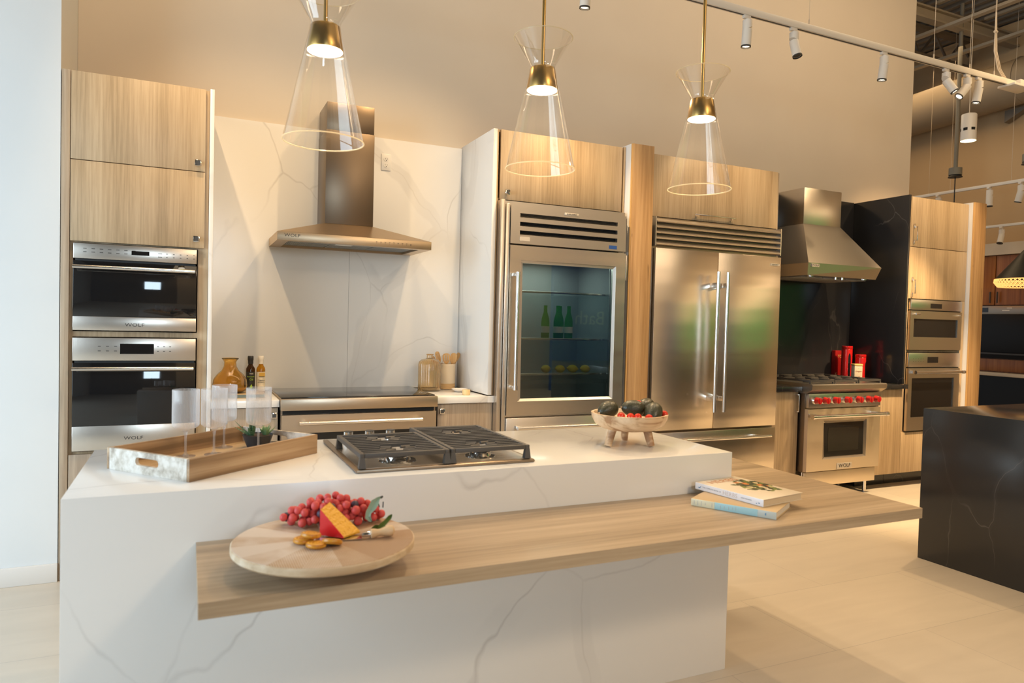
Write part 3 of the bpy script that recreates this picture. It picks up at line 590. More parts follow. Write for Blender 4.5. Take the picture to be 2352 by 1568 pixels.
gr.box(gx0, 2.0, 4.255, 4.28, 1.955, 2.207); gr.box(2.767, gx1, 4.255, 4.28, 1.955, 2.207)
ed = [2.207] + [v for p in zs for v in (p[1], p[0])] + [1.955]
for i in range(0, len(ed), 2): gr.box(2.0, 2.767, 4.255, 4.28, ed[i + 1], ed[i])
for a, b_ in zs: gr.hexa([(2.0, 4.256, a), (2.767, 4.256, a), (2.767, 4.258, a), (2.0, 4.258, a)], [(2.0, 4.285, a + .016), (2.767, 4.285, a + .016), (2.767, 4.287, a + .016), (2.0, 4.287, a + .016)])
g = build('grille', gr, 'steel', t)
build('badge', MB().box(2.335, 2.445, 4.251, 4.2545, 2.172, 2.190, .001), 'badge', g); text('logo', 'SUB-ZERO', .014, 'dark_mark', g, FM(2.39, 4.2505, 2.181), xs=1.2)
build('blue_sticker', MB().box(2.700, 2.765, 4.2535, 4.2548, 1.967, 1.992), 'sticker_blue', g); build('grey_sticker', MB().box(2.0, 2.075, 4.2535, 4.2548, 1.975, 2.003), 'badge', g)
build('grille_back', MB().box(1.925, 2.85, 4.292, 4.299, 1.955, 2.203), 'black_void', t)
d = build('door', frame(MB(), gx0, 2.842, .806, 1.942, 2.012, 2.762, .900, 1.846, 4.252, 4.29, .002), 'steel_front', t)
bv = MB()
for (a, b_, c_, d_) in (((2.012, .900), (2.762, .900), (2.746, .917), (2.032, .917)), ((2.012, 1.846), (2.032, 1.828), (2.746, 1.828), (2.762, 1.846)), ((2.012, .900), (2.032, .917), (2.032, 1.828), (2.012, 1.846)), ((2.762, .900), (2.762, 1.846), (2.746, 1.828), (2.746, .917))):
    bv.hexa([(a[0], 4.254, a[1]), (b_[0], 4.254, b_[1]), (c_[0], 4.268, c_[1]), (d_[0], 4.268, d_[1])], [(a[0], 4.288, a[1]), (b_[0], 4.288, b_[1]), (c_[0], 4.288, c_[1]), (d_[0], 4.288, d_[1])])
build('window_bevel', bv, 'steel', d)
build('window_glass', MB().box(2.030, 2.747, 4.270, 4.276, .915, 1.830), 'fridge_glass', d)
h = MB().cyl((1.962, 4.185, .985), (1.962, 4.185, 1.760), .0125, seg=20)
for zz in (.998, 1.747): h.cyl((1.962, 4.185, zz - .014), (1.962, 4.185, zz + .014), .0155, seg=20); h.box(1.950, 1.974, 4.185, 4.252, zz - .012, zz + .012, .003)
build('handle', h, 'steel_handle', d)
build('hinge', MB().box(2.844, 2.856, 4.25, 4.30, 1.75, 1.93, .002), 'steel', t)
dr = build('drawer', MB().box(gx0, 2.842, 4.252, 4.295, .13, .788, .002), 'steel', t)
h = MB().cyl((1.99, 4.19, .727), (2.79, 4.19, .727), .012, seg=20)
for xx in (2.005, 2.775): h.box(xx - .012, xx + .012, 4.19, 4.252, .716, .738, .002)
build('handle', h, 'steel_handle', dr)
build('toe_grille', MB().box(1.93, 2.84, 4.33, 4.34, 0, .125), 'black_matte', t)
for z_ in (1.643, 1.316, 1.068):
    s_ = build('shelf', MB().box(x0 + .058, x1 - .058, 4.40, 4.84, z_, z_ + .006), 'shelf_glass', t); build('shelf_trim', MB().box(x0 + .058, x1 - .058, 4.392, 4.40, z_ - .005, z_ + .010, .002), 'steel_handle', s_)
cd = build('crisper_drawer', frame(MB(), x0 + .06, x1 - .06, .87, 1.03, x0 + .075, x1 - .075, .885, 1.0, 4.40, 4.41).box(x0 + .06, x1 - .06, 4.41, 4.82, .87, .875), 'shelf_glass', t)
build('side_rack', MB().box(x1 - .075, x1 - .058, 4.36, 4.37, .86, 1.89).box(x0 + .058, x0 + .066, 4.36, 4.37, .86, 1.89), 'steel_handle', t)
# bottles and lemons inside
bt = thing('green_bottle', 'green glass bottle at left end of the row in refrigerator', 'bottle', (2.335, 4.50, 1.3225), 0, 'green bottles on middle refrigerator shelf')
build('glass', MB().lathe([(.026, 0), (.030, .004), (.030, .115), (.026, .145), (.0135, .185), (.0125, .225), (.0135, .228), (.0135, .235)], seg=20), 'green_glass', bt, world=False)
build('label', MB().lathe([(.0304, .04), (.0304, .085)], seg=20), 'label_white_print', bt, world=False)
for (xx, yy, lb) in ((2.420, 4.47, 'green glass bottle second from left in refrigerator row'), (2.470, 4.53, 'green glass bottle tucked behind the others in refrigerator row'), (2.505, 4.46, 'green glass bottle at right end of the row in refrigerator')):
    dup(bt, None, (xx, yy, 1.3225), 0, lb)
lm = [(2.335, 4.47, .3, 'leftmost yellow lemon on the low refrigerator shelf'), (2.445, 4.46, .2, 'second lemon from left on the low refrigerator shelf'), (2.56, 4.48, -.2, 'third lemon from left on the low refrigerator shelf'), (2.655, 4.46, .1, 'rightmost yellow lemon on the low refrigerator shelf')]
l0 = None
for (xx, yy, rz, lb) in lm:
    if l0 is None:
        P_ = [(1e-4, -.048), (.006, -.046), (.010, -.038), (.022, -.028), (.028, -.010), (.028, .008), (.021, .026), (.010, .036), (.004, .044), (1e-4, .046)]
        mb = MB().lathe(P_, seg=18, M=Matrix.Rotation(PI / 2, 4, 'Y')); l0 = build('lemon', mb, 'lemon'); l0['category'] = 'lemon'; l0['group'] = 'lemons on the low refrigerator shelf'; o = l0
    else: o = l0.copy(); COL.objects.link(o)
    o.location = (xx, yy, 1.1025); o.rotation_euler = (0, .08, rz); o['label'] = lb

# wood posts with white inner side
def post(x0, x1, yf, z1, label):
    t = thing('partition_post', label, 'post', ((x0 + x1) / 2, yf, 0), 0)
    build('core', MB().box(x0, x1 - .004, yf + .012, 4.93, 0, z1), 'trim_white', t)
    build('wood_face', MB().box(x0 + .012, x1, yf, yf + .012, 0, z1 + .002, .001), 'oak_post', t)
    build('edge_band', MB().box(x0, x0 + .0115, yf + .001, yf + .0118, 0, z1), 'utensil_wood', t)
    return t
post(2.880, 3.074, 4.268, 2.735, 'warm knotty wood post between the two refrigerators')
post(6.803, 6.990, 4.290, 2.686, 'warm wood post at right side of the farther oven cabinet')

# ------------------------------------------------------------------ french door refrigerator and cabinet over it
t = thing('refrigerator_cabinet', 'light oak cabinet above the double door refrigerator with bar pull', 'cabinet', (3.74, YF, 0))
build('carcass', MB().box(3.080, 3.095, 4.345, 4.93, 0, 2.71).box(4.357, 4.369, 4.345, 4.93, 0, 2.70).box(3.095, 4.357, 4.362, 4.93, 2.682, 2.697).box(3.095, 4.357, 4.362, 4.93, 2.240, 2.252).box(3.095, 4.357, 4.92, 4.93, 2.252, 2.682), 'oak_cabinet_base', t)
d = build('door', MB().box(3.098, 4.352, YF, YF + .022, 2.246, 2.705, .0012), 'oak_cabinet', t)
build('handle', MB().box(3.50, 3.895, 4.303, 4.311, 2.283, 2.291, .002).box(3.525, 3.535, 4.309, YF, 2.270, 2.292).box(3.86, 3.87, 4.309, YF, 2.270, 2.292).box(3.497, 3.535, 4.305, 4.309, 2.272, 2.291), 'steel_handle', d)
t = thing('double_door_refrigerator', 'wide stainless double door refrigerator with louvred grille', 'refrigerator', (3.73, 4.28, 0))
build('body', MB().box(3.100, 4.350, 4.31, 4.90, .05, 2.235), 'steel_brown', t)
gr = MB()
for i in range(5):
    z_ = 2.024 + i * .0415
    gr.prism([(4.302, z_ + .002), (4.262, z_ + .006), (4.258, z_ + .012), (4.275, z_ + .030), (4.305, z_ + .038)], 'X', 3.110, 4.325)
gr.box(4.326, 4.334, 4.262, 4.309, 2.02, 2.235); gr.box(3.102, 3.1095, 4.262, 4.309, 2.02, 2.235)
build('grille', gr, 'steel', t)
for s, (a, b_) in enumerate(((3.104, 3.686), (3.692, 4.330))):
    d = build('door', MB().box(a, b_, 4.255, 4.308, .652, 2.004, .002), 'steel_front', t)
    hx = (3.624, 3.716)[s]
    bar_handle('handle', d, hx, 1.850, .787, 4.172, 4.255, .0135, mount=.10, vertical=True)
    if s:
        build('badge', MB().box(4.222, 4.312, 4.2515, 4.2545, 1.935, 1.952), 'badge', d); text('logo', 'SUB-ZERO', .013, 'dark_mark', d, FM(4.267, 4.2510, 1.9435), xs=1.1)
for (a, b_, hz) in ((.13, .635, .580),):
    dr = build('drawer', MB().box(3.104, 4.330, 4.255, 4.308, a, b_, .002), 'steel_front', t)
    bar_handle('handle', dr, 3.22, 4.225, hz, 4.19, 4.255, .0115, mount=.12)
build('toe_grille', MB().box(3.11, 4.33, 4.33, 4.34, 0, .125), 'black_matte', t)

# ------------------------------------------------------------------ black bay: base units, worktops, gas range, hood
def open_pull(parent, x, z0, z1, y=YF, stepped=True):
    mb = MB().box(x - .004, x + .004, y - .034, y - .026, z0 + .03, z1 - .025, .001).box(x - .004, x + .004, y - .030, y, z1 - .033, z1 - .025).box(x - .012, x - .004, y - .012, y - .002, z1 - .033, z1, .001).box(x - .004, x + .004, y - .030, y, z0 + .03, z0 + .038).box(x - .012, x - .004, y - .012, y - .002, z0, z0 + .038, .001)
    return build('handle', mb, 'steel_handle', parent)
t = thing('base_cabinet', 'oak base cabinet left of the gas range with red knobs', 'cabinet', (4.53, YF, 0))
build('carcass', carcass(4.374, 4.666, YF + .022, 4.905, .11, .912), 'oak_cabinet', t)
d = build('door', MB().box(4.376, 4.664, YF, YF + .0215, .125, .908, .0012), 'oak_cabinet', t)
build('handle', MB().box(4.640, 4.648, 4.31, 4.318, .74, .89, .001).box(4.628, 4.648, 4.312, YF, .882, .89).box(4.628, 4.648, 4.312, YF, .74, .748), 'steel_handle', d)
build('toe_kick', MB().box(4.376, 4.664, YF + .07, YF + .08, 0, .11), 'black_matte', t)
solo('black_worktop', MB().box(4.371, 4.669, 4.305, 4.911, .914, .953, .002), 'marble_black', 'black stone worktop left of the gas range', 'worktop')
t = thing('base_cabinet', 'oak base cabinet right of the gas range with red knobs', 'cabinet', (5.79, YF, 0))
build('carcass', carcass(5.572, 5.955, YF + .022, 4.905, .13, .912), 'oak_cabinet', t)
d = build('door', MB().box(5.574, 5.9555, YF, YF + .0215, .135, .908, .0012), 'oak_cabinet', t)
build('handle', MB().box(5.600, 5.608, 4.31, 4.318, .74, .89, .001).box(5.600, 5.618, 4.312, YF, .882, .89).box(5.600, 5.618, 4.312, YF, .74, .748), 'steel_handle', d)
build('toe_kick', MB().box(5.574, 5.956, 4.50, 4.51, 0, .13), 'marble_black', t)
solo('black_worktop', MB().box(5.570, 5.931, 4.305, 4.911, .914, .953, .002).box(5.931, 5.985, 4.305, 4.324, .914, .953), 'marble_black', 'black stone worktop under the red canisters, right of gas range', 'worktop')

t = thing('gas_range', 'stainless gas range with seven red knobs and small oven window', 'range', (5.12, 4.25, 0))
x0, x1 = 4.681, 5.556
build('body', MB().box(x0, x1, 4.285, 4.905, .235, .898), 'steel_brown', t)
bn = MB().prism([(4.205, .935), (4.200, .972), (4.212, .980), (4.905, .980), (4.905, .9), (4.262, .9)], 'X', x0 - .010, x1 + .010)
build('bullnose', bn, 'steel', t)
build('control_panel', MB().box(x0 + .004, x1 - .004, 4.248, 4.283, .780, .897, .002), 'steel', t)
for kx in (4.752, 4.848, 4.968, 5.106, 5.244, 5.366, 5.462):
    k_ = build('knob', MB().cyl((kx, 4.247, .842), (kx, 4.228, .842), .031, .029, seg=24), 'chrome', t)
    build('knob_grip', MB().cyl((kx, 4.2275, .842), (kx, 4.190, .842), .030, .025, seg=24).box(kx - .006, kx + .006, 4.184, 4.195, .816, .868, .002), 'red_knob', k_)
d = build('door', frame(MB(), x0 + .002, x1 - .002, .243, .768, 4.865, 5.388, .340, .666, 4.248, 4.284, .002), 'steel_soft', t)
bv = MB()
X0, X1, Z0, Z1 = 4.865, 5.388, .340, .666; i0, i1, j0, j1 = 4.885, 5.368, .357, .648
for (a, b_, c_, d_) in (((X0, Z0), (X1, Z0), (i1, j0), (i0, j0)), ((X0, Z1), (i0, j1), (i1, j1), (X1, Z1)), ((X0, Z0), (i0, j0), (i0, j1), (X0, Z1)), ((X1, Z0), (X1, Z1), (i1, j1), (i1, j0))):
    bv.hexa([(a[0], 4.249, a[1]), (b_[0], 4.249, b_[1]), (c_[0], 4.262, c_[1]), (d_[0], 4.262, d_[1])], [(a[0], 4.28, a[1]), (b_[0], 4.28, b_[1]), (c_[0], 4.28, c_[1]), (d_[0], 4.28, d_[1])])
build('window_bevel', bv, 'steel', d)
w_ = build('window', MB().box(i0 - .001, i1 + .001, 4.264, 4.27, j0, j1), 'black_gloss', d)
build('window_pane', MB().box(i0 + .055, i1 - .06, 4.2625, 4.2635, j0 + .045, j1 - .045), 'oven_glass', w_)
build('badge', MB().box(5.040, 5.215, 4.244, 4.2475, .250, .300, .002), 'badge', d); text('logo', 'WOLF', .044, 'dark_mark', d, FM(5.128, 4.2432, .275), spacing=1.0, xs=1.15)
h = MB().cyl((4.64, 4.155, .718), (5.52, 4.155, .718), .017, seg=24)
for xx in (4.70, 5.46): h.box(xx - .02, xx + .02, 4.155, 4.248, .702, .734, .004)
h.cyl((4.63, 4.155, .718), (4.66, 4.155, .718), .020, seg=24).cyl((5.50, 4.155, .718), (5.53, 4.155, .718), .020, seg=24)
build('handle', h, 'steel_handle', d)
build('kick_panel', MB().box(x0 + .01, x1 - .01, 4.275, 4.29, .112, .230, .002), 'steel_soft', t)
for xx in (4.74, 5.42, 5.50): build('foot', MB().cyl((xx, 4.34 if xx != 5.42 else 4.55, 0), (xx, 4.34 if xx != 5.42 else 4.55, .235), .016), 'steel_handle', t)
for i in range(3):
    a = x0 + .012 + i * .2855; b_ = a + .278; g = MB()
    frame(g, 0, 1, 0, 1, .1, .9, .1, .9, 0, 0) if False else None
    g.box(a, a + .014, 4.245, 4.86, .995, 1.012); g.box(b_ - .014, b_, 4.245, 4.86, .995, 1.012); g.box(a + .014, b_ - .014, 4.245, 4.259, .995, 1.012); g.box(a + .014, b_ - .014, 4.846, 4.86, .995, 1.012); g.box(a + .014, b_ - .014, 4.546, 4.558, .995, 1.012)
    for yy in (4.40, 4.70):
        for sx in (-1, 1):
            cx = (a + b_) / 2; g.box(cx + sx * .125, cx + sx * .035, yy - .005, yy + .005, .999, 1.012)
        for sy in (-1, 1): g.box((a + b_) / 2 - .005, (a + b_) / 2 + .005, yy + sy * .14, yy + sy * .035, .999, 1.012)
    for (xx, yy) in ((a, 4.245), (b_ - .014, 4.245), (a, 4.846), (b_ - .014, 4.846)): g.box(xx, xx + .014, yy, yy + .014, .981, .995)
    build('grate', g, 'iron', t)
    for yy in (4.40, 4.70): build('burner', MB().cyl(((a + b_) / 2, yy, .9805), ((a + b_) / 2, yy, .992), .04), 'black_matte', t)

t = thing('angular_hood', 'large stainless hood with sloping front over the gas range', 'range hood', (5.12, 4.6, 1.888))
x0, x1, yf, yb = 4.681, 5.562, 4.30, 4.9115
hb = MB().hexa([(x0, yf, 1.990), (x1, yf, 1.990), (x1, yb, 1.990), (x0, yb, 1.990)], [(4.892, 4.566, 2.360), (5.348, 4.566, 2.360), (5.348, yb, 2.360), (4.892, yb, 2.360)])
lp = [(x0, yf), (x1, yf), (x1, yb), (x0, yb)]
lb_ = [(x0 + .008, yf + .015), (x1 - .03, yf + .03), (x1 - .03, yb), (x0 + .008, yb)]
hb.hexa([(a, b_, 1.888) for a, b_ in lb_], [(a, b_, 1.9895) for a, b_ in lp])
c = build('canopy', hb, 'steel', t)
build('duct_cover', MB().box(4.892, 5.348, 4.566, yb, 2.3605, 2.676, .001), 'steel', t)
for i in range(3): build('baffle_filter', MB().box(4.73 + i * .27, 4.98 + i * .27, 4.42, 4.86, 1.878, 1.8875, .002), 'grey_liner', t)
for xx in (4.78, 5.42): build('lamp_ring', MB().cyl((xx, 4.37, 1.8875), (xx, 4.37, 1.881), .03, seg=24), 'chrome', t)
for xx in (5.07, 5.15): build('control_knob', MB().cyl((xx, 4.36, 1.8875), (xx, 4.36, 1.868), .013), 'steel_handle', t)
build('badge', MB().box(4.715, 4.80, 4.2945, 4.2995, 1.958, 1.982), 'badge', c); text('logo', 'WOLF', .024, 'dark_mark', c, FM(4.757, 4.294, 1.970), xs=1.2)

# ------------------------------------------------------------------ right tall oven cabinet
t = thing('oven_cabinet', 'farther tall oak cabinet with two ovens beside the black marble slab', 'cabinet', (6.38, YF, 0))
build('carcass', carcass(5.9575, 6.801, YF + .022, 4.93, .13, 2.669, ((.49, .515), (1.247, 1.263), (1.738, 1.744)), ls=.046, rs=.055), 'oak_cabinet', t)
build('side_stile', MB().box(5.960, 5.984, YF, YF + .0215, .954, 2.669, .001).box(6.744, 6.7995, YF + .004, YF + .0215, .135, 1.74), 'oak_cabinet', t)
d = build('door', MB().box(5.987, 6.797, YF, YF + .0215, 2.217, 2.669, .0012), 'oak_cabinet', t); open_pull(d, 6.030, 2.238, 2.422)
d = build('door', MB().box(5.987, 6.797, YF, YF + .0215, 1.742, 2.212, .0012), 'oak_cabinet', t); open_pull(d, 6.030, 1.755, 1.938)
d = build('drawer_front', MB().box(5.960, 6.797, YF, YF + .0215, .135, .505, .0012), 'oak_cabinet', t)
build('knob', MB().cyl((6.36, YF, .43), (6.36, YF - .025, .43), .008).cyl((6.345, YF - .025, .43), (6.40, YF - .025, .43), .005), 'steel_handle', d)
build('toe_kick', MB().box(5.96, 6.80, 4.50, 4.51, 0, .13), 'marble_black', t)
def pro_oven(x0, x1, z0, z1, zc, win, label, hz):
    xc = (x0 + x1) / 2
    t = thing('wall_oven', label, 'oven', (xc, YF, z0), 0, 'ovens in the farther tall cabinet')
    build('oven_body', MB().box(x0 + .01, x1 - .01, YF + .012, 4.86, z0 + .006, z1 - .004), 'gasket', t)
    cp = build('control_panel', MB().box(x0 + .002, x1 - .002, YF - .012, YF + .011, zc, z1 - .003, .002), 'steel', t)
    d = build('door', frame(MB(), x0 + .002, x1 - .002, z0 + .004, zc - .010, win[0], win[1], win[2], win[3], YF - .014, YF + .011, .002), 'steel', t)
    build('window', MB().box(win[0], win[1], YF - .004, YF + .006, win[2], win[3]), 'black_gloss', d)
    return t, cp, d
t, cp, d = pro_oven(6.008, 6.742, 1.265, 1.736, 1.640, (6.056, 6.682, 1.388, 1.557), 'upper far oven with wide window above a handled oven', 0)
build('display', MB().box(6.282, 6.442, YF - .0132, YF - .0122, 1.658, 1.702), 'black_gloss', cp)
build('handle_mount', MB().cyl((6.06, YF - .014, 1.600), (6.06, YF - .04, 1.600), .009).cyl((6.05, YF - .04, 1.600), (6.10, YF - .04, 1.600), .009).cyl((6.69, YF - .014, 1.600), (6.69, YF - .04, 1.600), .009), 'chrome', d)
t, cp, d = pro_oven(6.008, 6.742, .517, 1.245, 1.110, (6.060, 6.660, .645, 1.008), 'lower far oven with tubular bar handle and tall window', 1)
build('display', MB().box(6.270, 6.420, YF - .0132, YF - .0122, 1.150, 1.205), 'black_gloss', cp)
for i in range(5):
    for z_ in (1.185, 1.160): build('touch_mark', MB().box(6.07 + i * .034, 6.078 + i * .034, YF - .0128, YF - .0122, z_, z_ + .003), 'dark_mark', cp)
h = MB().cyl((6.04, 4.275, 1.065), (6.73, 4.275, 1.065), .014, seg=20).cyl((6.035, 4.275, 1.065), (6.06, 4.275, 1.065), .017, seg=20).cyl((6.71, 4.275, 1.065), (6.735, 4.275, 1.065), .017, seg=20)
h.box(6.04, 6.06, 4.275, YF - .014, 1.052, 1.078).box(6.71, 6.73, 4.275, YF - .014, 1.052, 1.078); build('handle', h, 'steel_handle', d)

# ------------------------------------------------------------------ island, ledge, black island
solo('marble_island', MB().box(-.313, 2.062, 2.255, 3.028, 0, .914, .0015), 'marble_white', 'white veined marble waterfall island holding tray and cooktop', 'kitchen island')
lg = MB()
pl = [(.028, 1.768), (2.569, 1.768), (2.569, 3.026), (2.0632, 3.026), (2.0632, 2.2538), (.028, 2.2538)]
lg.add([(x, y, .719) for x, y in pl] + [(x, y, .758) for x, y in pl], [(0, 5, 4, 3, 2, 1), (6, 7, 8, 9, 10, 11)] + [(i, (i + 1) % 6, 6 + (i + 1) % 6, 6 + i) for i in range(6)])
solo('wood_ledge', lg, 'oak_ledge', 'long grey oak plank ledge wrapping the front of the white island', 'table')
solo('black_island', MB().box(4.233, 6.3, .6, 2.934, 0, .955, .0015), 'marble_black', 'black veined marble island at the right edge', 'kitchen island')

# ------------------------------------------------------------------ gas cooktop on the island
Z0 = .9145
t = thing('gas_cooktop', 'stainless gas cooktop with black cast iron grates on white island', 'cooktop', (.85, 2.63, .914))
build('base_plate', MB().box(.512, 1.176, 2.318, 2.955, Z0, .926, .004), 'steel_brown', t)
build('burner_well', MB().box(.528, 1.160, 2.336, 2.940, .9261, .9275), 'steel', t)
def burner(x, y, r):
    b1 = build('burner', MB().lathe([(r * 1.7, 0), (r * 1.65, .003), (r * 1.2, .004), (r * 1.1, .016), (r, .018)], x, y, .9276, 32), 'chrome', t)
    build('burner_cap', MB().lathe([(r * .92, 0), (r * .95, .006), (r * .8, .011), (.001, .012)], x, y, .9458, 28), 'iron', b1)
for (bx, by, r_) in ((.685, 2.44, .040), (.685, 2.645, .030), (1.00, 2.43, .034), (1.00, 2.70, .042)): burner(bx, by, r_)
def grate(x0, x1, y0, y1, centers):
    g = MB(); zt, zb_, w = .978, .962, .016
    g.box(x0, x0 + w, y0, y1, zb_, zt, .002); g.box(x1 - w, x1, y0, y1, zb_, zt, .002); g.box(x0 + w, x1 - w, y0, y0 + w, zb_, zt, .002); g.box(x0 + w, x1 - w, y1 - w, y1, zb_, zt, .002)
    for (xx, yy) in ((x0, y0), (x1 - w, y0), (x0, y1 - w), (x1 - w, y1 - w)):
        g.hexa([(xx - .004, yy - .004, .928), (xx + w + .004, yy - .004, .928), (xx + w + .004, yy + w + .004, .928), (xx - .004, yy + w + .004, .928)], [(xx, yy, zb_ + .002), (xx + w, yy, zb_ + .002), (xx + w, yy + w, zb_ + .002), (xx, yy + w, zb_ + .002)])
    yy = y0 + .040; cxm = (x0 + x1) / 2
    while yy < y1 - .03:
        near = [c for c in centers if abs(yy - c) < .050]
        if not near: g.box(x0 + w, x1 - w, yy - .0045, yy + .0045, .964, zt - .001)
        else:
            dy = yy - near[0]; ln_ = .075 + abs(dy) * .4
            for sx in (-1, 1):
                xs_ = x0 + w if sx < 0 else x1 - w; xe = xs_ - sx * ln_ * 1.0
                xt = xe - sx * .038; yt = yy - dy * .35
                g.hexa([(min(xs_, xe), yy - .0045, .964), (max(xs_, xe), yy - .0045, .964), (max(xs_, xe), yy + .0045, .964), (min(xs_, xe), yy + .0045, .964)], [(min(xs_, xe), yy - .0045, zt - .001), (max(xs_, xe), yy - .0045, zt - .001), (max(xs_, xe), yy + .0045, zt - .001), (min(xs_, xe), yy + .0045, zt - .001)])
                g.tube([(xe, yy, .970), (xt, yt, .971)], .0058, 6)
        yy += .0345
    return build('grate', g, 'iron', t)
grate(.526, .843, 2.328, 2.735, (2.44, 2.645)); grate(.849, 1.158, 2.330, 2.850, (2.43, 2.70))
for kx in (.604, .692, .780):
    k_ = build('knob', MB().cyl((kx, 2.895, .9276), (kx, 2.895, .934), .024, seg=24).cyl((kx, 2.895, .934), (kx, 2.895, .963), .0195, .0185, seg=24), 'chrome', t)
    build('knob_cap', MB().cyl((kx, 2.895, .963), (kx, 2.895, .966), .0175, seg=24), 'gasket', k_)

# ------------------------------------------------------------------ tray, glasses, succulents
TO = Vector((.008, 2.356, .9145)); TA = math.atan2(.640, .768)
TM = Matrix.Translation(TO) @ Matrix.Rotation(TA, 4, 'Z')
def tp(u, w, z=0.0): return TM @ Vector((u, w, z))
t = thing('serving_tray', 'rectangular weathered wood tray with cut-out handles on island', 'tray', TO, TA)
TL_, TW_, TH_ = .578, .386, .071
build('bottom', MB().box(.0125, TL_ - .0125, .0125, TW_ - .0125, .003, .011), 'tray_floor', t, world=False)
build('long_side', MB().box(0, TL_, 0, .012, 0, TH_, .0012), 'tray_brown', t, world=False)
build('long_side', MB().box(0, TL_, TW_ - .012, TW_, 0, TH_, .0012), 'tray_brown', t, world=False)
def end_wall(u0):
    m_ = MB(); seg = 8; c0, c1, zc, r = TW_ / 2 - .042, TW_ / 2 + .042, .040, .0125
    inner = [(c1 + r * math.sin(a), zc + r * math.cos(a)) for a in [PI * i / seg for i in range(seg + 1)]] + [(c0 - r * math.sin(a), zc - r * math.cos(a)) for a in [PI * i / seg for i in range(seg + 1)]]
    n_ = len(inner); cy_ = TW_ / 2; outer = []
    lo, hi = .0125, TW_ - .0125
    for (y_, z_) in inner:
        dy, dz = y_ - cy_, z_ - zc
        sc_ = min([s for s in ((hi - cy_) / dy if dy > 1e-9 else 9, (lo - cy_) / dy if dy < -1e-9 else 9, (TH_ - zc) / dz if dz > 1e-9 else 9, (0 - zc) / dz if dz < -1e-9 else 9)])
        outer.append((cy_ + dy * sc_, zc + dz * sc_))
    # insert the four corners
    ring_o = []; ring_i = []
    for i in range(n_):
        ring_o.append(outer[i]); ring_i.append(inner[i]); a, b2 = outer[i], outer[(i + 1) % n_]
        on = lambda p: (abs(p[0] - hi) < 1e-6, abs(p[0] - lo) < 1e-6, abs(p[1] - TH_) < 1e-6, abs(p[1]) < 1e-6)
        if on(a) != on(b2):
            cy2 = hi if (a[0] + b2[0]) / 2 > cy_ else lo; cz2 = TH_ if (a[1] + b2[1]) / 2 > zc else 0
            ring_o.append((cy2, cz2)); ring_i.append(((inner[i][0] + inner[(i + 1) % n_][0]) / 2, (inner[i][1] + inner[(i + 1) % n_][1]) / 2))
    k_ = len(ring_o); vs = []
    for uu in (u0, u0 + .012):
        vs += [(uu, y_, z_) for y_, z_ in ring_o]; vs += [(uu, y_, z_) for y_, z_ in ring_i]
    fs = []
    for i in range(k_):
        j = (i + 1) % k_
        fs += [(i, j, k_ + j, k_ + i), (2 * k_ + i, 3 * k_ + i, 3 * k_ + j, 2 * k_ + j), (i, 2 * k_ + i, 2 * k_ + j, j), (k_ + i, k_ + j, 3 * k_ + j, 3 * k_ + i)]
    return m_.add(vs, fs)
build('end_with_handle_hole', end_wall(0), 'tray_whitewash', t, world=False)
build('end_with_handle_hole', end_wall(TL_ - .012), 'tray_whitewash', t, world=False)

def goblet(name, loc, label):
    t = thing(name, label, 'wine glass', loc, 0, 'ribbed wine glasses on the tray')
    b1 = MB(); b1.cap = False
    b1.lathe([(.0001, .0945), (.020, .097), (.036, .103), (.0435, .110), (.0445, .118), (.0445, .238)], seg=256, rib=64, ribd=.008)
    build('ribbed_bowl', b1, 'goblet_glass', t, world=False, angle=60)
    build('stem', MB().lathe([(.033, 0), (.033, .0015), (.012, .004), (.0045, .012), (.0036, .03), (.0036, .070), (.006, .086), (.013, .0935), (.006, .0938)], seg=24), 'stem_glass', t, world=False)
    return t
zt_ = .9145 + .0115
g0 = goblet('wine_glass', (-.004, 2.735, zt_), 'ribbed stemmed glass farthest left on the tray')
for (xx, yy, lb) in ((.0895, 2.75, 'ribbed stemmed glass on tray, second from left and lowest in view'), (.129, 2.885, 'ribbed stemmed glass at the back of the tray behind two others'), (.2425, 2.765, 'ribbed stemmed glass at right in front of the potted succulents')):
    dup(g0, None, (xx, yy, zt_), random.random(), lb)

p_ = tp(.500, .225, .0118)
t = thing('potted_succulent', 'two small succulents in a black pot on the wooden tray', 'potted plant', p_)
po = MB().lathe([(.036, 0), (.039, .002), (.055, .046), (.057, .050), (.054, .050), (.051, .042), (.001, .042)], seg=32)
build('pot', po, 'pot_black', t, world=False); build('soil', MB().lathe([(.001, .0425), (.0515, .0425), (.046, .046), (.001, .047)], seg=24), 'soil', t, world=False)
def blade(base, dirv, ln_, wd, curve=.2, th=.004, seg=6):
    base = Vector(base); d_ = Vector(dirv).normalized(); side = d_.cross(Vector((0, 0, 1))).normalized(); up = side.cross(d_)
    vs = []; fs = []
    for i in range(seg + 1):
        s_ = i / seg; c_ = base + d_ * ln_ * s_ + up * (curve * ln_ * s_ * s_); w_ = wd * (1 - s_ ** 1.6) * (.75 + .5 * s_ * (1 - s_) * 2) + .0003
        vs += [c_ - side * w_ / 2 + up * .15 * w_, c_ - up * th * (1 - s_), c_ + side * w_ / 2 + up * .15 * w_, c_ + up * th * .4 * (1 - s_)]
    for i in range(seg):
        for k in range(4): fs.append((i * 4 + k, i * 4 + (k + 1) % 4, i * 4 + 4 + (k + 1) % 4, i * 4 + 4 + k))
    fs += [(3, 2, 1, 0), (seg * 4, seg * 4 + 1, seg * 4 + 2, seg * 4 + 3)]
    return vs, fs
pb = Vector((-.022, -.002, .044))
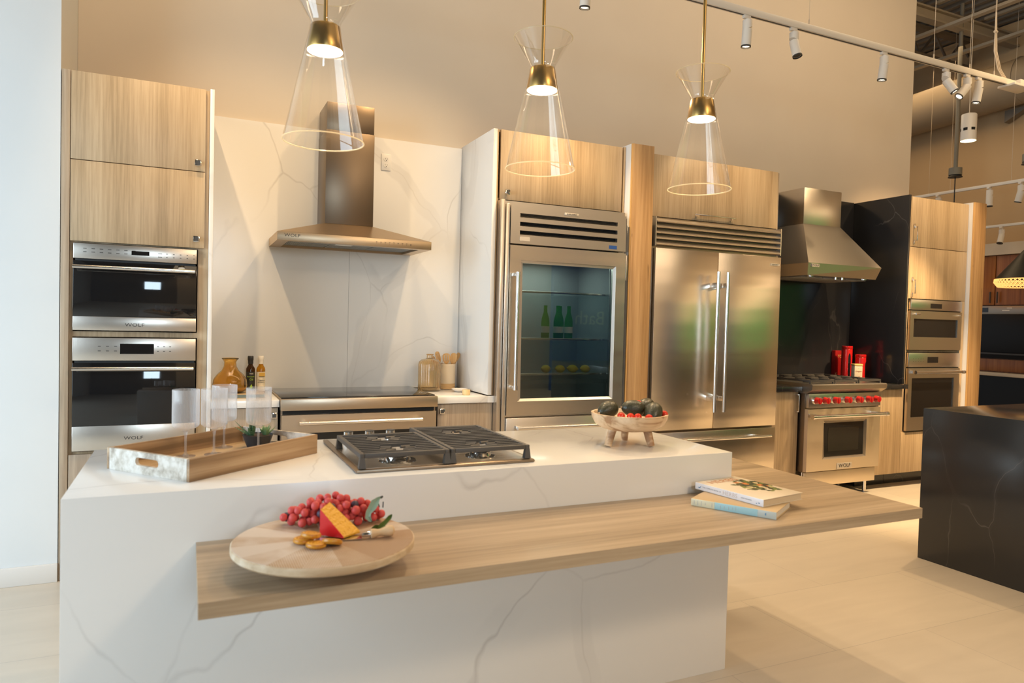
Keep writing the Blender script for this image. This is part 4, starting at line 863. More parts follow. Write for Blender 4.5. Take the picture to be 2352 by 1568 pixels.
for (dx, dy, dz, ln_) in ((-.25, .1, 1, .105), (-.05, .0, 1, .120), (-.95, -.2, .75, .085), (-1, .2, .45, .075), (.3, .2, 1, .06), (.25, -.5, .8, .05), (-.4, -.7, .7, .05), (-.1, .6, .9, .06)):
    vs, fs = blade(pb, (dx, dy, dz), ln_ * 1.08, .023, .12); build('leaf', MB().add(vs, fs), 'succulent', t, world=False)
pb = Vector((.027, .002, .046))
for i in range(13):
    a = i * 2.4; el = .5 + .09 * i
    vs, fs = blade(pb, (math.cos(a), math.sin(a), el), .050 - .0015 * i, .021, .25, .006); build('rosette_leaf', MB().add(vs, fs), 'succulent_pale', t, world=False)

# ------------------------------------------------------------------ fruit bowl
BC = Vector((1.738, 2.537, .9145))
t = thing('footed_bowl', 'carved wooden bowl on three legs holding avocados and tomatoes', 'bowl', BC)
build('bowl', MB().lathe([(.001, .062), (.070, .064), (.115, .072), (.148, .092), (.162, .118), (.165, .138), (.153, .138), (.145, .118), (.120, .100), (.07, .092), (.001, .090)], seg=64), 'bowl_wood', t, world=False)
for (fx, fy) in ((1.622, 2.518), (1.803, 2.466), (1.785, 2.640)):
    fx -= BC.x; fy -= BC.y
    build('leg', MB().cyl((fx * 1.02, fy * 1.02, .0025), (fx * .82, fy * .82, .070), .0155, .0185, seg=20), 'bowl_wood', t, world=False)
def avocado(loc, rot, label):
    P_ = [(1e-4, -.052), (.010, -.050), (.024, -.043), (.034, -.028), (.0375, -.008), (.035, .014), (.028, .034), (.018, .047), (.008, .054), (1e-4, .056)]
    mb = MB().lathe(P_, seg=28)
    mb.v = [v * (1 + .006 * math.sin(v.x * 900) * math.cos(v.y * 800 + v.z * 700)) for v in mb.v]
    a = thing('avocado', label, 'avocado', loc, 0, 'avocados in the wooden bowl'); a.rotation_euler = rot
    build('skin', mb, 'avocado', a, world=False, angle=60); build('stem_tip', MB().cyl((0, 0, .0545), (0, 0, .0585), .0035), 'handle_wood', a, world=False)
bz = BC.z
avocado((1.640, 2.556, bz + .152), (0, -1.75, .3), 'dark avocado at left of the wooden bowl, stem to the left')
avocado((1.745, 2.520, bz + .158), (0, -1.45, -.15), 'largest looking avocado in middle front of the wooden bowl')
avocado((1.800, 2.450, bz + .146), (.2, -2.2, .5), 'avocado at the right front of the wooden bowl leaning left')
avocado((1.838, 2.560, bz + .158), (.3, 1.2, .8), 'avocado at right back of the bowl, mostly hidden behind another')
tm = None
for (xx, yy, zz, lb) in ((1.648, 2.465, .136, 'leftmost cherry tomato at the front rim of the bowl'), (1.680, 2.443, .134, 'cherry tomato second from left at the bowl front rim'), (1.706, 2.428, .134, 'cherry tomato third from left at the bowl front rim'), (1.745, 2.404, .132, 'orange-tinged cherry tomato right of centre at bowl front rim'), (1.800, 2.560, .172, 'cherry tomato wedged high between middle and right avocados'), (1.858, 2.452, .138, 'rightmost cherry tomato by the bowl rim')):
    if tm is None:
        tm = thing('cherry_tomato', lb, 'tomato', (xx, yy, bz + zz), 0, 'cherry tomatoes in the wooden bowl')
        build('fruit', MB().sphere((0, 0, 0), .0165, 20, 12), 'tomato', tm, world=False)
        st = MB()
        for k in range(5): a = k * 2 * PI / 5; st.tube([(0, 0, .0162), (.006 * math.cos(a), .006 * math.sin(a), .0157), (.009 * math.cos(a), .009 * math.sin(a), .0142)], .0007, 5)
        build('calyx', st, 'stem_green', tm, world=False)
    else: dup(tm, None, (xx, yy, bz + zz), random.random() * 3, lb).rotation_euler = (random.uniform(-.9, -.3), random.uniform(-.6, .6), 0)

# ------------------------------------------------------------------ round board with cheese, grapes, knife, pastries
BB = Vector((.346, 1.938, .7585))
t = thing('round_serving_board', 'round ribbed wooden serving board holding cheese and grapes', 'serving board', BB)
bo_ = build('board', MB().lathe([(.228, .046), (.237, .048), (.242, .053), (.242, .068), (.2395, .0705), (.001, .0705)], seg=96), 'board_edge', t, world=False)
build('ribbed_top', MB().lathe([(.2385, .0706), (.2380, .0712), (.001, .0712)], seg=96), 'ribbed_board', bo_, world=False)
build('turntable_base', MB().lathe([(.085, 0), (.085, .010), (.06, .014), (.06, .045), (.001, .0455)], seg=40), 'handle_wood', t, world=False)
zB = BB.z + .0410
_before = set(bpy.data.objects)
# cheese wedge
t = thing('cheese_wedge', 'orange cheese wedge with red rind standing on the round board', 'cheese', (.400, 2.055, zB + .0055), 0)
# tall red rind end at left/back, tip to the lower right
A0, A1, TP = Vector((.352, 2.075, 0)), Vector((.398, 2.108, 0)), Vector((.412, 2.008, 0))
off = Vector((.400, 2.055, 0)); h_ = .070
A = [Vector((-.050, .006, 0)), Vector((.006, .052, 0)), Vector((.055, -.012, 0)), Vector((.004, -.046, 0))]
top = [Vector((-.050, .006, h_)), Vector((-.018, .046, h_ + .008)), Vector((.055, -.012, .006)), Vector((.004, -.046, .004))]
build('cheese_body', MB().hexa([A[3], A[2], A[1], A[0]], [top[3], top[2], top[1], top[0]]), 'cheese', t, world=False)
nn = Vector((-.6, -.62, 0)).normalized() * .0022
rd = MB(); q = [A[0], A[3], top[3], top[0]]
rd.hexa([q[0], q[0] + nn, q[1] + nn, q[1]], [q[3], q[3] + nn, q[2] + nn, q[2]])
build('red_rind', rd, 'cheese_rind', t, world=False)
# knife
t = thing('cheese_knife', 'small cheese knife with turned wooden handle on round board', 'knife', (.46, 1.985, zB))
ka = Vector((.430, 1.985, zB + .002)); kb = Vector((.560, 1.972, zB + .014)); kd = (kb - ka).normalized()
sd = Vector((-kd.y, kd.x, 0)).normalized()
bl = MB(); base = Vector((.452, 1.983, zB + .003))
tipb = Vector((.335, 2.00, zB + .0005))
bl.hexa([tipb - sd * .004, base - sd * .014, base + sd * .014, tipb + sd * .030], [p + Vector((0, 0, .0016)) for p in (tipb - sd * .004, base - sd * .014, base + sd * .014, tipb + sd * .030)])
build('blade', bl, 'blade', t)
Mh = Matrix.Translation(Vector((.452, 1.983, zB + .010))) @ (kd).to_track_quat('Z', 'Y').to_matrix().to_4x4()
build('ferrule', MB().lathe([(.004, 0), (.006, .004), (.0075, .012), (.0078, .022)], seg=20, M=Mh), 'chrome', t)
build('wood_handle', MB().lathe([(.010, .0225), (.0135, .026), (.0125, .034), (.0095, .044), (.0095, .052), (.013, .064), (.0155, .074), (.014, .084), (.008, .089), (.001, .090)], seg=24, M=Mh), 'handle_wood', t)
# pastries
pt = None
for (xx, yy, zz, tilt, lb) in ((.300, 2.023, .0085, 0, 'leftmost golden pastry, underneath the pile on the board'), (.318, 2.012, .0235, .12, 'upper golden pastry resting on the others'), (.325, 1.972, .0085, .05, 'golden pastry at bottom front of the little pile'), (.366, 1.970, .0125, .30, 'right golden spiral pastry leaning on its neighbour')):
    if pt is None:
        pt = build('spiral_pastry', MB().lathe([(.001, -.0065), (.020, -.007), (.0255, -.004), (.027, 0), (.0255, .005), (.020, .0072), (.012, .006), (.001, .0062)], seg=32), 'pastry', angle=50); pt['category'] = 'pastry'; pt['group'] = 'golden pastries on the round board'; o = pt
    else: o = pt.copy(); COL.objects.link(o)
    o.location = (xx, yy, zB + zz - .001); o.rotation_euler = (tilt, -tilt * .8, xx * 9); o['label'] = lb
# grapes
t = thing('grape_bunch', 'bunch of red and dark grapes with leaves on the board', 'grapes', (.40, 2.14, zB))
gs = []; rnd = random.Random(3)
def gpos(s):   # centre line of the bunch, board coordinates
    return Vector((.268 + .285 * s, 2.178 - .045 * s, 0))
tries = 0
while len(gs) < 92 and tries < 60000:
    tries += 1; s_ = rnd.random(); c = gpos(s_); prof_ = .014 + .058 * math.sin(PI * min(1, (s_ * .92 + .06))) ** .8
    r_ = rnd.uniform(.0105, .0128); z_ = rnd.uniform(r_, max(r_ + .001, prof_ * 1.05)); w_ = .052 * math.sin(PI * (s_ * .85 + .1)) * math.sqrt(max(.05, 1 - (z_ / (prof_ * 1.35)) ** 2))
    p = Vector((c.x, c.y + rnd.uniform(-w_, w_), zB + z_))
    if p.y > 2.243: continue
    if all((p - q[0]).length > (r_ + q[1]) * .90 for q in gs): gs.append((p, r_))
gme = {}
for (p, r_) in gs:
    dk = rnd.random() < .13; key = dk
    if key not in gme:
        o = build('grape', MB().sphere((0, 0, 0), .0108, 18, 12), 'grape_dark' if dk else 'grape_red', t, world=False); gme[key] = o
    else: o = gme[key].copy(); COL.objects.link(o); o.parent = t
    o.location = p - ORIG[t.name]; s_ = r_ / .0108; o.scale = (s_, s_, s_ * 1.06)
    if dk: o['label'] = 'dark purple grape'
def leaf(pts, wd, m_, name='leaf'):
    pts = [Vector(p) for p in pts]; vs = []; fs = []; n_ = len(pts)
    for i, p in enumerate(pts):
        tt = (pts[min(i + 1, n_ - 1)] - pts[max(i - 1, 0)]).normalized(); sd_ = tt.cross(FV).normalized(); f_ = i / (n_ - 1); w_ = wd * math.sin(PI * (.08 + .86 * f_)) * (1 + .25 * math.sin(i * 2.1))
        vs += [p - sd_ * w_, p + FV * .004, p + sd_ * w_]
    for th in (0, 1):
        pass
    m0 = len(vs); vs += [v + Vector((0, -.0012, .0006)) for v in vs[:m0]]
    for i in range(n_ - 1):
        for k in (0, 1):
            a = i * 3 + k; fs.append((a, a + 1, a + 4, a + 3)); fs.append((m0 + a, m0 + a + 3, m0 + a + 4, m0 + a + 1))
        fs.append((i * 3, i * 3 + 3, m0 + i * 3 + 3, m0 + i * 3)); fs.append((i * 3 + 2, m0 + i * 3 + 2, m0 + i * 3 + 5, i * 3 + 5))
    return build(name, MB().add(vs, fs), m_, t)
leaf([(.496, 2.060, zB + .022), (.487, 2.064, zB + .034), (.490, 2.070, zB + .046), (.502, 2.076, zB + .058), (.510, 2.080, zB + .070), (.522, 2.086, zB + .080), (.530, 2.09, zB + .083)], .011, 'leaf_sage')
leaf([(.505, 2.035, zB + .004), (.520, 2.040, zB + .012), (.535, 2.05, zB + .020), (.550, 2.06, zB + .030), (.556, 2.062, zB + .036)], .008, 'leaf_green')
leaf([(.490, 2.045, zB + .003), (.505, 2.048, zB + .004), (.522, 2.05, zB + .005), (.540, 2.055, zB + .004)], .010, 'leaf_green')
build('stem', MB().tube([(.530, 2.09, zB + .080), (.536, 2.092, zB + .084)], .003).tube([(.524, 2.10, zB + .066), (.528, 2.095, zB + .052)], .0018).tube([(.540, 2.10, zB + .066), (.538, 2.095, zB + .050)], .0018), 'black_matte', t)

for o in set(bpy.data.objects) - _before:      # board items follow the raised board top, pulled toward camera to fit image pixels
    if o.parent is None and o.type in ('MESH', 'EMPTY'): o.location += Vector((-.015, -.110 if o.name.startswith('cheese_w') or o.name.startswith('spiral') else -.088, .0305))

# ------------------------------------------------------------------ books on the ledge
def book(name, label, loc, rot, W_, H_, T_, cover, spine_parts, pagesm):
    """local: spine along +X at y=0, book extends +Y; T_ thick"""
    t = thing(name, label, 'book', loc, rot)
    build('pages', MB().box(.004, W_ - .004, .003, H_ - .004, .0022, T_ - .0022), pagesm, t, world=False)
    build('cover', MB().box(0, W_, 0.001, H_, 0, .002, .0005).box(0, W_, 0.001, H_, T_ - .002, T_, .0005), cover, t, world=False)
    for (a, b_, m_) in spine_parts:
        build('spine', MB().box(a * W_, b_ * W_, -.0012, .003, 0.0002, T_ - .0002, .0008), m_, t, world=False)
    return t
# lower book
b2o = Vector((1.731, 2.104, .7585)); b2r = math.atan2(1.837 - 2.104, 1.890 - 1.731)
t2 = book('cookbook', 'thicker pastel cream and blue book at the bottom of the stack', b2o, b2r, .311, .215, .0262, 'cover_tan', ((0, .29, 'spine_cream'), (.29, .79, 'spine_blue'), (.79, 1, 'spine_grey')), 'pages_pale')
SPM = lambda x, z: Matrix.Translation((x, -.0016, z)) @ Matrix.Rotation(PI / 2, 4, 'X')
rn = random.Random(5)
for xx in (.012, .026, .040, .055, .080, .112, .126, .142, .156, .168):
    build('spine_lettering', MB().box(xx, xx + .0014, -.0018, -.0012, .0262 * .5 - rn.uniform(.004, .009), .0262 * .5 + rn.uniform(.004, .009)), 'print_grey', t2, world=False)
build('spine_logo', MB().box(.272, .276, -.0018, -.0012, .010, .018), 'print_blue', t2, world=False)
b1o = Vector((1.848, 2.222, .7585 + .0268)); b1r = math.atan2(1.902 - 2.222, 1.899 - 1.848)
t1 = book('herb_book', 'white herb book with floral cover on top of the stack', b1o, b1r, .318, .236, .0265, 'herb_cover', ((0, 1, 'spine_white'),), 'pages')
text('spine_title', 'HERBS', .0225, 'print_soft', t1, SPM(.170, .0135), world=False, ext=.0003, spacing=1.1)
text('spine_text', 'THE COMPLETE BOOK OF', .0078, 'print_grey', t1, SPM(.082, .0135), world=False, ext=.0003)
text('spine_author', 'LESLEY BREMNESS', .006, 'print_grey', t1, SPM(.244, .0135), world=False, ext=.0003)
build('spine_bird', MB().add([(.014, -.0016, .010), (.024, -.0016, .012), (.032, -.0016, .019), (.026, -.0016, .009), (.020, -.0016, .007)], [(0, 1, 2, 3, 4)]).box(.288, .291, -.0018, -.0012, .006, .009).box(.297, .304, -.0018, -.0012, .009, .012), 'print_blue', t1, world=False)
text('cover_title', 'HERBS', .052, 'print_rust', t1, Matrix.Translation((.040, .115, .0267)) @ Matrix.Rotation(-PI / 2 + PI, 4, 'Z'), world=False, ext=.0002, xs=1.1)

# ------------------------------------------------------------------ things on the left worktop
zc_ = .9385
t = thing('book_under_vase', 'tan covered book lying flat under the amber vase', 'book', (.265, 4.55, zc_))
build('cover', MB().box(.135, .425, 4.44, 4.66, zc_, zc_ + .003, .001).box(.135, .425, 4.44, 4.66, zc_ + .022, zc_ + .025, .001), 'cover_tan', t)
build('pages', MB().box(.139, .421, 4.444, 4.656, zc_ + .0031, zc_ + .0219), 'cyan_edge', t)
v_ = MB(); v_.cap = False
v_.lathe([(.001, .003), (.075, .004), (.092, .016), (.098, .045), (.094, .080), (.075, .110), (.048, .135), (.036, .160), (.034, .185), (.040, .197), (.047, .203), (.049, .206), (.046, .209), (.036, .203), (.0315, .186), (.0335, .160), (.0455, .133), (.0725, .108), (.0915, .079), (.0955, .045), (.0895, .018), (.070, .008), (.001, .007)], seg=56)
t = thing('amber_vase', 'round amber glass vase with flared neck left of the range', 'vase', (.232, 4.545, zc_ + .0255))
build('glass_body', v_, 'vase_glass', t, world=False, angle=60)
def oil(x, y, body, cap, capm, label, lm_, txts):
    t = thing('oil_bottle', label, 'bottle', (x, y, zc_), 0)
    build('glass_body', MB().lathe([(.024, 0), (.027, .003), (.027, .150), (.025, .160), (.0155, .175), (.013, .185), (.013, .195)], seg=28), body, t, world=False)
    build('cap', MB().lathe([(.0165, .186), (.0165, .206), (.018, .212), (.018, .232), (.016, .236), (.001, .236)], seg=24), capm, t, world=False)
    lb = MB(); lb.cap = False; lb.lathe([(.0275, .014), (.0275, .136)], seg=28); lo = build('label', lb, lm_, t, world=False)
    for (s, sz, z_, m_, dx) in txts: text('lettering', s, sz, m_, lo, Matrix.Translation((dx, -.0285, z_)) @ Matrix.Rotation(PI / 2, 4, 'X'), world=False, ext=.0004)
    return t, lo
t, lo = oil(.363, 4.75, 'oil_brown', 0, 'oil_cap_black', 'dark oil bottle with black label and black cap', 'label_black', (('PURE', .010, .124, 'label_white_print', .004), ('Avocado', .012, .106, 'label_green', 0), ('Oil', .018, .087, 'label_green', .004)))
build('avocado_picture', MB().add([(-.006, -.0287, .030), (.010, -.0287, .030), (.012, -.0287, .042), (.004, -.0287, .058), (-.004, -.0287, .044)], [(0, 1, 2, 3, 4)]), 'label_green', lo, world=False)
t, lo = oil(.425, 4.745, 'oil_gold', 0, 'oil_cap_white', 'golden oil bottle with cream label and white cap', 'label_cream', (('Dipping', .013, .083, 'label_black', 0), ('& Roasting', .0095, .070, 'label_black', 0)))
build('orange_panel', MB().box(-.012, .022, -.0292, -.0285, .108, .132), 'label_gold', lo, world=False); build('hill_picture', MB().add([(-.016, -.0290, .104), (.022, -.0290, .104), (.018, -.0290, .111), (.004, -.0290, .109), (-.008, -.0290, .114)], [(0, 1, 2, 3, 4)]), 'label_black', lo, world=False)

# ------------------------------------------------------------------ things on the right worktop
zr = .9345
t = thing('ribbed_bottle', 'ribbed pale amber glass bottle beside the utensil crock', 'bottle', (1.545, 4.722, zr))
v_ = MB(); v_.cap = False
v_.lathe([(.001, .003), (.068, .002), (.0775, .010), (.079, .030), (.079, .185), (.074, .205), (.055, .220), (.030, .226), (.028, .224), (.053, .2175), (.0715, .204), (.0765, .185), (.0765, .030), (.075, .012), (.067, .0045), (.001, .005)], seg=180, rib=30, ribd=.018)
build('ribbed_body', v_, 'bottle_glass', t, world=False, angle=60)
v_ = MB(); v_.cap = False
v_.lathe([(.030, .226), (.023, .232), (.0215, .250), (.029, .256), (.027, .258), (.019, .252)], seg=40); build('neck', v_, 'amber_pale', t, world=False)
cx_, cy_ = 1.716, 4.842
t = thing('utensil_crock', 'cream ribbed stoneware crock with tan base holding wooden utensils', 'crock', (cx_, cy_, zr))
pr = [(.001, .060), (.0535, .060)] if False else []
pr = [(.061, .0415)] + [(.0610 + (.0012 if i % 2 else 0), .042 + i * .0045) for i in range(1, 31)] + [(.061, .181), (.056, .182), (.055, .17), (.054, .05), (.001, .048)]
build('ribbed_wall', MB().lathe(pr, seg=48), 'cream_glaze', t, world=False)
build('tan_base', MB().lathe([(.054, 0), (.0605, .004), (.0615, .012), (.0600, .014), (.0615, .017), (.0615, .026), (.0600, .028), (.0615, .031), (.0610, .0412), (.001, .0412)], seg=48), 'tan_clay', t, world=False)
def utensil(name, bx, by, tx, ty, ln_, hw, hl, label, slots=0, roll=0.0):
    """handle starts inside the crock, flat head at the top"""
    b0 = Vector((bx, by, zr + .055)); d_ = Vector((tx, ty, 1)).normalized(); p1 = b0 + d_ * (ln_ - hl)
    loc = b0.copy(); t = thing(name, label, 'utensil', loc, 0, 'wooden utensils in the crock')
    build('handle', MB().tube([b0, b0 + d_ * (ln_ - hl) * .9, p1 + d_ * .01], [.0045, .005, .006], 10), 'utensil_wood', t)
    sd_ = Vector((1, 0, 0)); sd_ = (sd_ - d_ * sd_.dot(d_)).normalized(); sd_ = (Matrix.Rotation(roll, 3, d_) @ sd_); nr = sd_.cross(d_)
    prof_ = [(0, .15), (.1, .45), (.25, .75), (.45, .97), (.65, 1.0), (.85, .90), (.95, .65), (1.0, .15)]
    hd = MB()
    if not slots:
        vs = []; fs = []
        for (s_, w_) in prof_:
            c = p1 + d_ * hl * s_; w2 = hw / 2 * w_
            vs += [c - sd_ * w2 - nr * .002, c - nr * .0045 * (1 if w_ > .3 else .6), c + sd_ * w2 - nr * .002, c + sd_ * w2 + nr * .001, c + nr * .0005, c - sd_ * w2 + nr * .001]
        for i in range(len(prof_) - 1):
            for k in range(6): fs.append((i * 6 + k, i * 6 + (k + 1) % 6, i * 6 + 6 + (k + 1) % 6, i * 6 + 6 + k))
        fs += [tuple(range(5, -1, -1)), tuple((len(prof_) - 1) * 6 + k for k in range(6))]
        hd.add(vs, fs)
    else:
        def seg_(s0, s1, u0, u1, wa, wb):
            q = []
            for (s_, u, w_) in ((s0, u0, wa), (s0, u1, wa), (s1, u1, wb), (s1, u0, wb)): q.append(p1 + d_ * hl * s_ + sd_ * hw / 2 * w_ * u)
            hd.hexa([a - nr * .0022 for a in q], [a + nr * .0022 for a in q])
        wp = dict(prof_); ss = [p[0] for p in prof_]
        for i in range(len(ss) - 1):
            s0, s1 = ss[i], ss[i + 1]; w0, w1 = prof_[i][1], prof_[i + 1][1]
            if s0 >= .25 and s1 <= .86:
                ed_ = [-1, -.62, -.42, -.10, .10, .42, .62, 1]
                for k in range(0, 8, 2): seg_(s0, s1, ed_[k], ed_[k + 1], w0, w1)
            else: seg_(s0, s1, -1, 1, w0, w1)
    build('head', hd, 'utensil_wood', t)
utensil('slotted_turner', cx_ - .015, cy_ + .005, -.30, .0, .225, .040, .090, 'slotted wooden turner leaning left out of the crock', 1, .3)
utensil('slotted_spatula', cx_ - .005, cy_ - .012, -.05, -.05, .205, .058, .080, 'wide wooden spatula with three slots upright in crock', 1)
utensil('wooden_spoon', cx_ + .010, cy_ - .010, .20, -.02, .210, .052, .085, 'wooden spoon leaning right, broad bowl, in the crock', 0)
utensil('wooden_spoon', cx_ + .018, cy_ + .010, .38, .02, .222, .040, .075, 'rightmost wooden spoon leaning farthest out of the crock', 0, .5)
utensil('wooden_spoon', cx_ - .025, cy_ + .018, -.42, .04, .195, .020, .050, 'thin wooden stick leaning left behind the ribbed bottle', 0)
wt = thing('wire_whisk', 'thin wire whisk between the spatulas in the crock', 'whisk', (cx_ - .01, cy_ + .03, zr + .055)); wk = MB()
for k in range(4):
    a = k * PI / 4; pts = []
    for i in range(13):
        s_ = i / 12 * PI; rr = .018 * math.sin(s_) ; zz = .13 + .055 * (1 - math.cos(s_)) / 2 if i <= 6 else .13 + .055 * (1 - math.cos(s_)) / 2
        pts.append((cx_ - .03 + rr * math.cos(a) , cy_ + .03 + rr * math.sin(a), zr + .055 + zz))
    for sg in (1, -1): wk.tube([(cx_ - .03 + (p[0] - cx_ + .03) * sg, cy_ + .03 + (p[1] - cy_ - .03) * sg, p[2]) for p in pts], .0007, 5)
build('wires', wk, 'chrome', wt); build('handle', MB().tube([(cx_ - .01, cy_ + .03, zr + .055), (cx_ - .03, cy_ + .03, zr + .187)], .004), 'steel_handle', wt)
v_ = MB().lathe([(.030, 0), (.034, .002), (.056, .018), (.058, .021), (.055, .021), (.033, .006), (.001, .005)], 0, 0, 0, 40)
d_ = build('small_dish', v_, 'dish_white'); d_.location = (1.735, 4.62, zr); d_['label'] = 'small shallow white dish on worktop near marble side panel'; d_['category'] = 'dish'
v_ = MB().lathe([(.024, 0), (.0265, .002), (.027, .030), (.026, .034), (.001, .035)], 0, 0, 0, 32)
d_ = build('pillar_candle', v_, 'candle_wax'); d_.location = (1.708, 4.42, zr); d_['label'] = 'short yellow wax candle in front of the white dish'; d_['category'] = 'candle'

# ------------------------------------------------------------------ red canisters and tins
zk = .9535
def canister(x, y, r, h, label, rz):
    t = thing('red_canister', label, 'canister', (x, y, zk), rz, 'red canisters beside the gas range')
    build('can', MB().lathe([(r, 0), (r, h - .032), (r * .97, h - .030)], seg=40), 'red_tin', t, world=False)
    build('lid', MB().lathe([(r * .99, h - .0295), (r * 1.02, h - .027), (r * 1.02, h - .002), (r * .98, h), (.001, h)], seg=40), 'red_tin', t, world=False)
    w_ = MB(); a0 = math.asin(.26)
    vs = []; fs = []; ns = 8; zs_ = [.035 + (h - .105) * i / 10 for i in range(11)]
    for i, z_ in enumerate(zs_):
        e = min(i, 10 - i); wf = (.45, .85, 1)[min(e, 2)]
        for k in range(ns + 1): a = -PI / 2 + (k / ns - .5) * 2 * a0 * wf; vs.append(((r + .0008) * math.cos(a), (r + .0008) * math.sin(a), z_))
    for i in range(10):
        for k in range(ns): q = i * (ns + 1) + k; fs.append((q, q + 1, q + ns + 2, q + ns + 1))
    build('window_strip', w_.add(vs, fs), 'black_gloss', t, world=False)
    return t
canister(5.702, 4.74, .0485, .332, 'taller red canister with dark window strip by gas range', -.35)
canister(5.800, 4.665, .0465, .255, 'shorter red canister behind the cream spice tin', .35)
t = thing('red_box', 'dark red printed box standing behind the tall red canister', 'box', (5.81, 4.88, zk))
build('carton', MB().box(5.690, 5.925, 4.86, 4.905, zk, zk + .282, .002), 'red_card', t)
text('lettering', 'TOSCANA', .040, 'gold_print', t, FM(5.812, 4.8595, zk + .225), ext=.0005, xs=.95); text('lettering', 'K', .04, 'gold_print', t, FM(5.706, 4.8595, zk + .055), ext=.0005)
t = thing('spice_tin', 'cream square spice tin with bronze lid before the red canisters', 'tin', (5.672, 4.600, zk), -.30)
build('can', MB().box(-.040, .040, -.028, .028, 0, .152, .004), 'cream_tin', t, world=False); build('lid', MB().box(-.042, .042, -.030, .030, .1525, .170, .004), 'gold_print', t, world=False)
text('lettering', 'Oregano', .017, 'rust_print', t, Matrix.Translation((0, -.0284, .102)) @ Matrix.Rotation(PI / 2, 4, 'X'), world=False)
pm = MB(); rn = random.Random(9)
for i in range(26):
    a = rn.uniform(0, 2 * PI); rr = rn.uniform(.004, .022); pm.cyl((rr * math.cos(a), -.0280, .045 + rr * math.sin(a)), (rr * math.cos(a), -.0286, .045 + rr * math.sin(a)), rn.uniform(.0015, .0035), seg=8)
pm.cyl((0, -.028, .128), (0, -.0286, .128), .0025, seg=8); build('flower_print', pm, 'rust_print', t, world=False)

# ------------------------------------------------------------------ glass pendants
def pendant(x, label):
    y = 2.64
    t = thing('pendant_light', label, 'pendant lamp', (x, y, 2.06), 0, 'glass pendants over the island')
    build('rod', MB().cyl((x, y, 2.480), (x, y, 5.20), .0075, seg=16), 'brass', t)
    build('brass_cap', MB().lathe([(.0645, 2.398), (.0652, 2.400), (.0530, 2.484), (.0505, 2.487), (.012, 2.489), (.009, 2.50)], x, y, 0, 48), 'brass', t)
    build('lamp_disc', MB().lathe([(.0625, 2.397), (.001, 2.3965)], x, y, 0, 40), 'lamp_disc', t)
    g = MB(); g.cap = False
    g.lathe([(.1440, 2.072), (.0565, 2.470), (.0535, 2.492), (.0565, 2.505), (.121, 2.612)], x, y, 0, 64)
    s_ = build('glass_shade', g, 'clear_glass', t, angle=40)
    for (r_, z_, w_) in ((.1445, 2.072, .0024), (.122, 2.613, .002)):
        tr = MB(); vs = []; fs = []; n1, n2 = 64, 8
        for i in range(n1):
            a = 2 * PI * i / n1
            for k in range(n2): b_ = 2 * PI * k / n2; vs.append((x + (r_ + w_ * math.cos(b_)) * math.cos(a), y + (r_ + w_ * math.cos(b_)) * math.sin(a), z_ + w_ * math.sin(b_)))
        for i in range(n1):
            for k in range(n2): fs.append((i * n2 + k, ((i + 1) % n1) * n2 + k, ((i + 1) % n1) * n2 + (k + 1) % n2, i * n2 + (k + 1) % n2))
        build('glass_rim', tr.add(vs, fs), 'rim_glass', s_)
    return t
pendant(.440, 'glass hourglass pendant in front of the chimney hood')
pendant(1.326, 'middle glass hourglass pendant, before the glass door refrigerator cabinet')
pendant(2.160, 'glass hourglass pendant before the double door refrigerator cabinet')

# ------------------------------------------------------------------ track with spotlights
TY, TZ = 3.5, 3.435
t = thing('light_track', 'long white suspended light track above the refrigerators', 'light track', (4.0, TY, TZ))
build('rail', MB().box(.5, 6.0, TY - .018, TY + .018, TZ - .022, TZ + .022, .003), 'white_metal', t)
build('groove', MB().box(.5, 5.98, TY - .006, TY + .006, TZ - .0235, TZ - .0221), 'gasket', t)
build('end_box', MB().box(5.86, 6.12, TY - .075, TY + .055, TZ - .040, TZ - .0225, .003).box(5.98, 6.16, TY - .05, TY + .05, TZ - .0222, TZ + .028, .003), 'white_metal', t)
for wx in (1.3, 3.735, 5.00, 5.42, 5.72): build('suspension_wire', MB().cyl((wx, TY, TZ + .022), (wx, TY, TZ + .06), .005, seg=8).cyl((wx, TY, TZ + .06), (wx, TY, 5.20), .0018, seg=6), 'cable_white', t)
cb = MB()
for k in range(3): cb.tube([(5.725 + k * .006, TY + k * .004, 5.19), (5.722, TY, 4.6), (5.715, TY, 3.95), (5.71 + k * .015, TY, 3.65), (5.76 + k * .02, TY, 3.52), (5.84 + k * .02, TY, TZ + .022)], .005, 6)
cb.cyl((5.705, TY, 3.80), (5.735, TY, 3.80), .010, seg=8); build('power_cable', cb, 'cable_white', t)
SP = {}
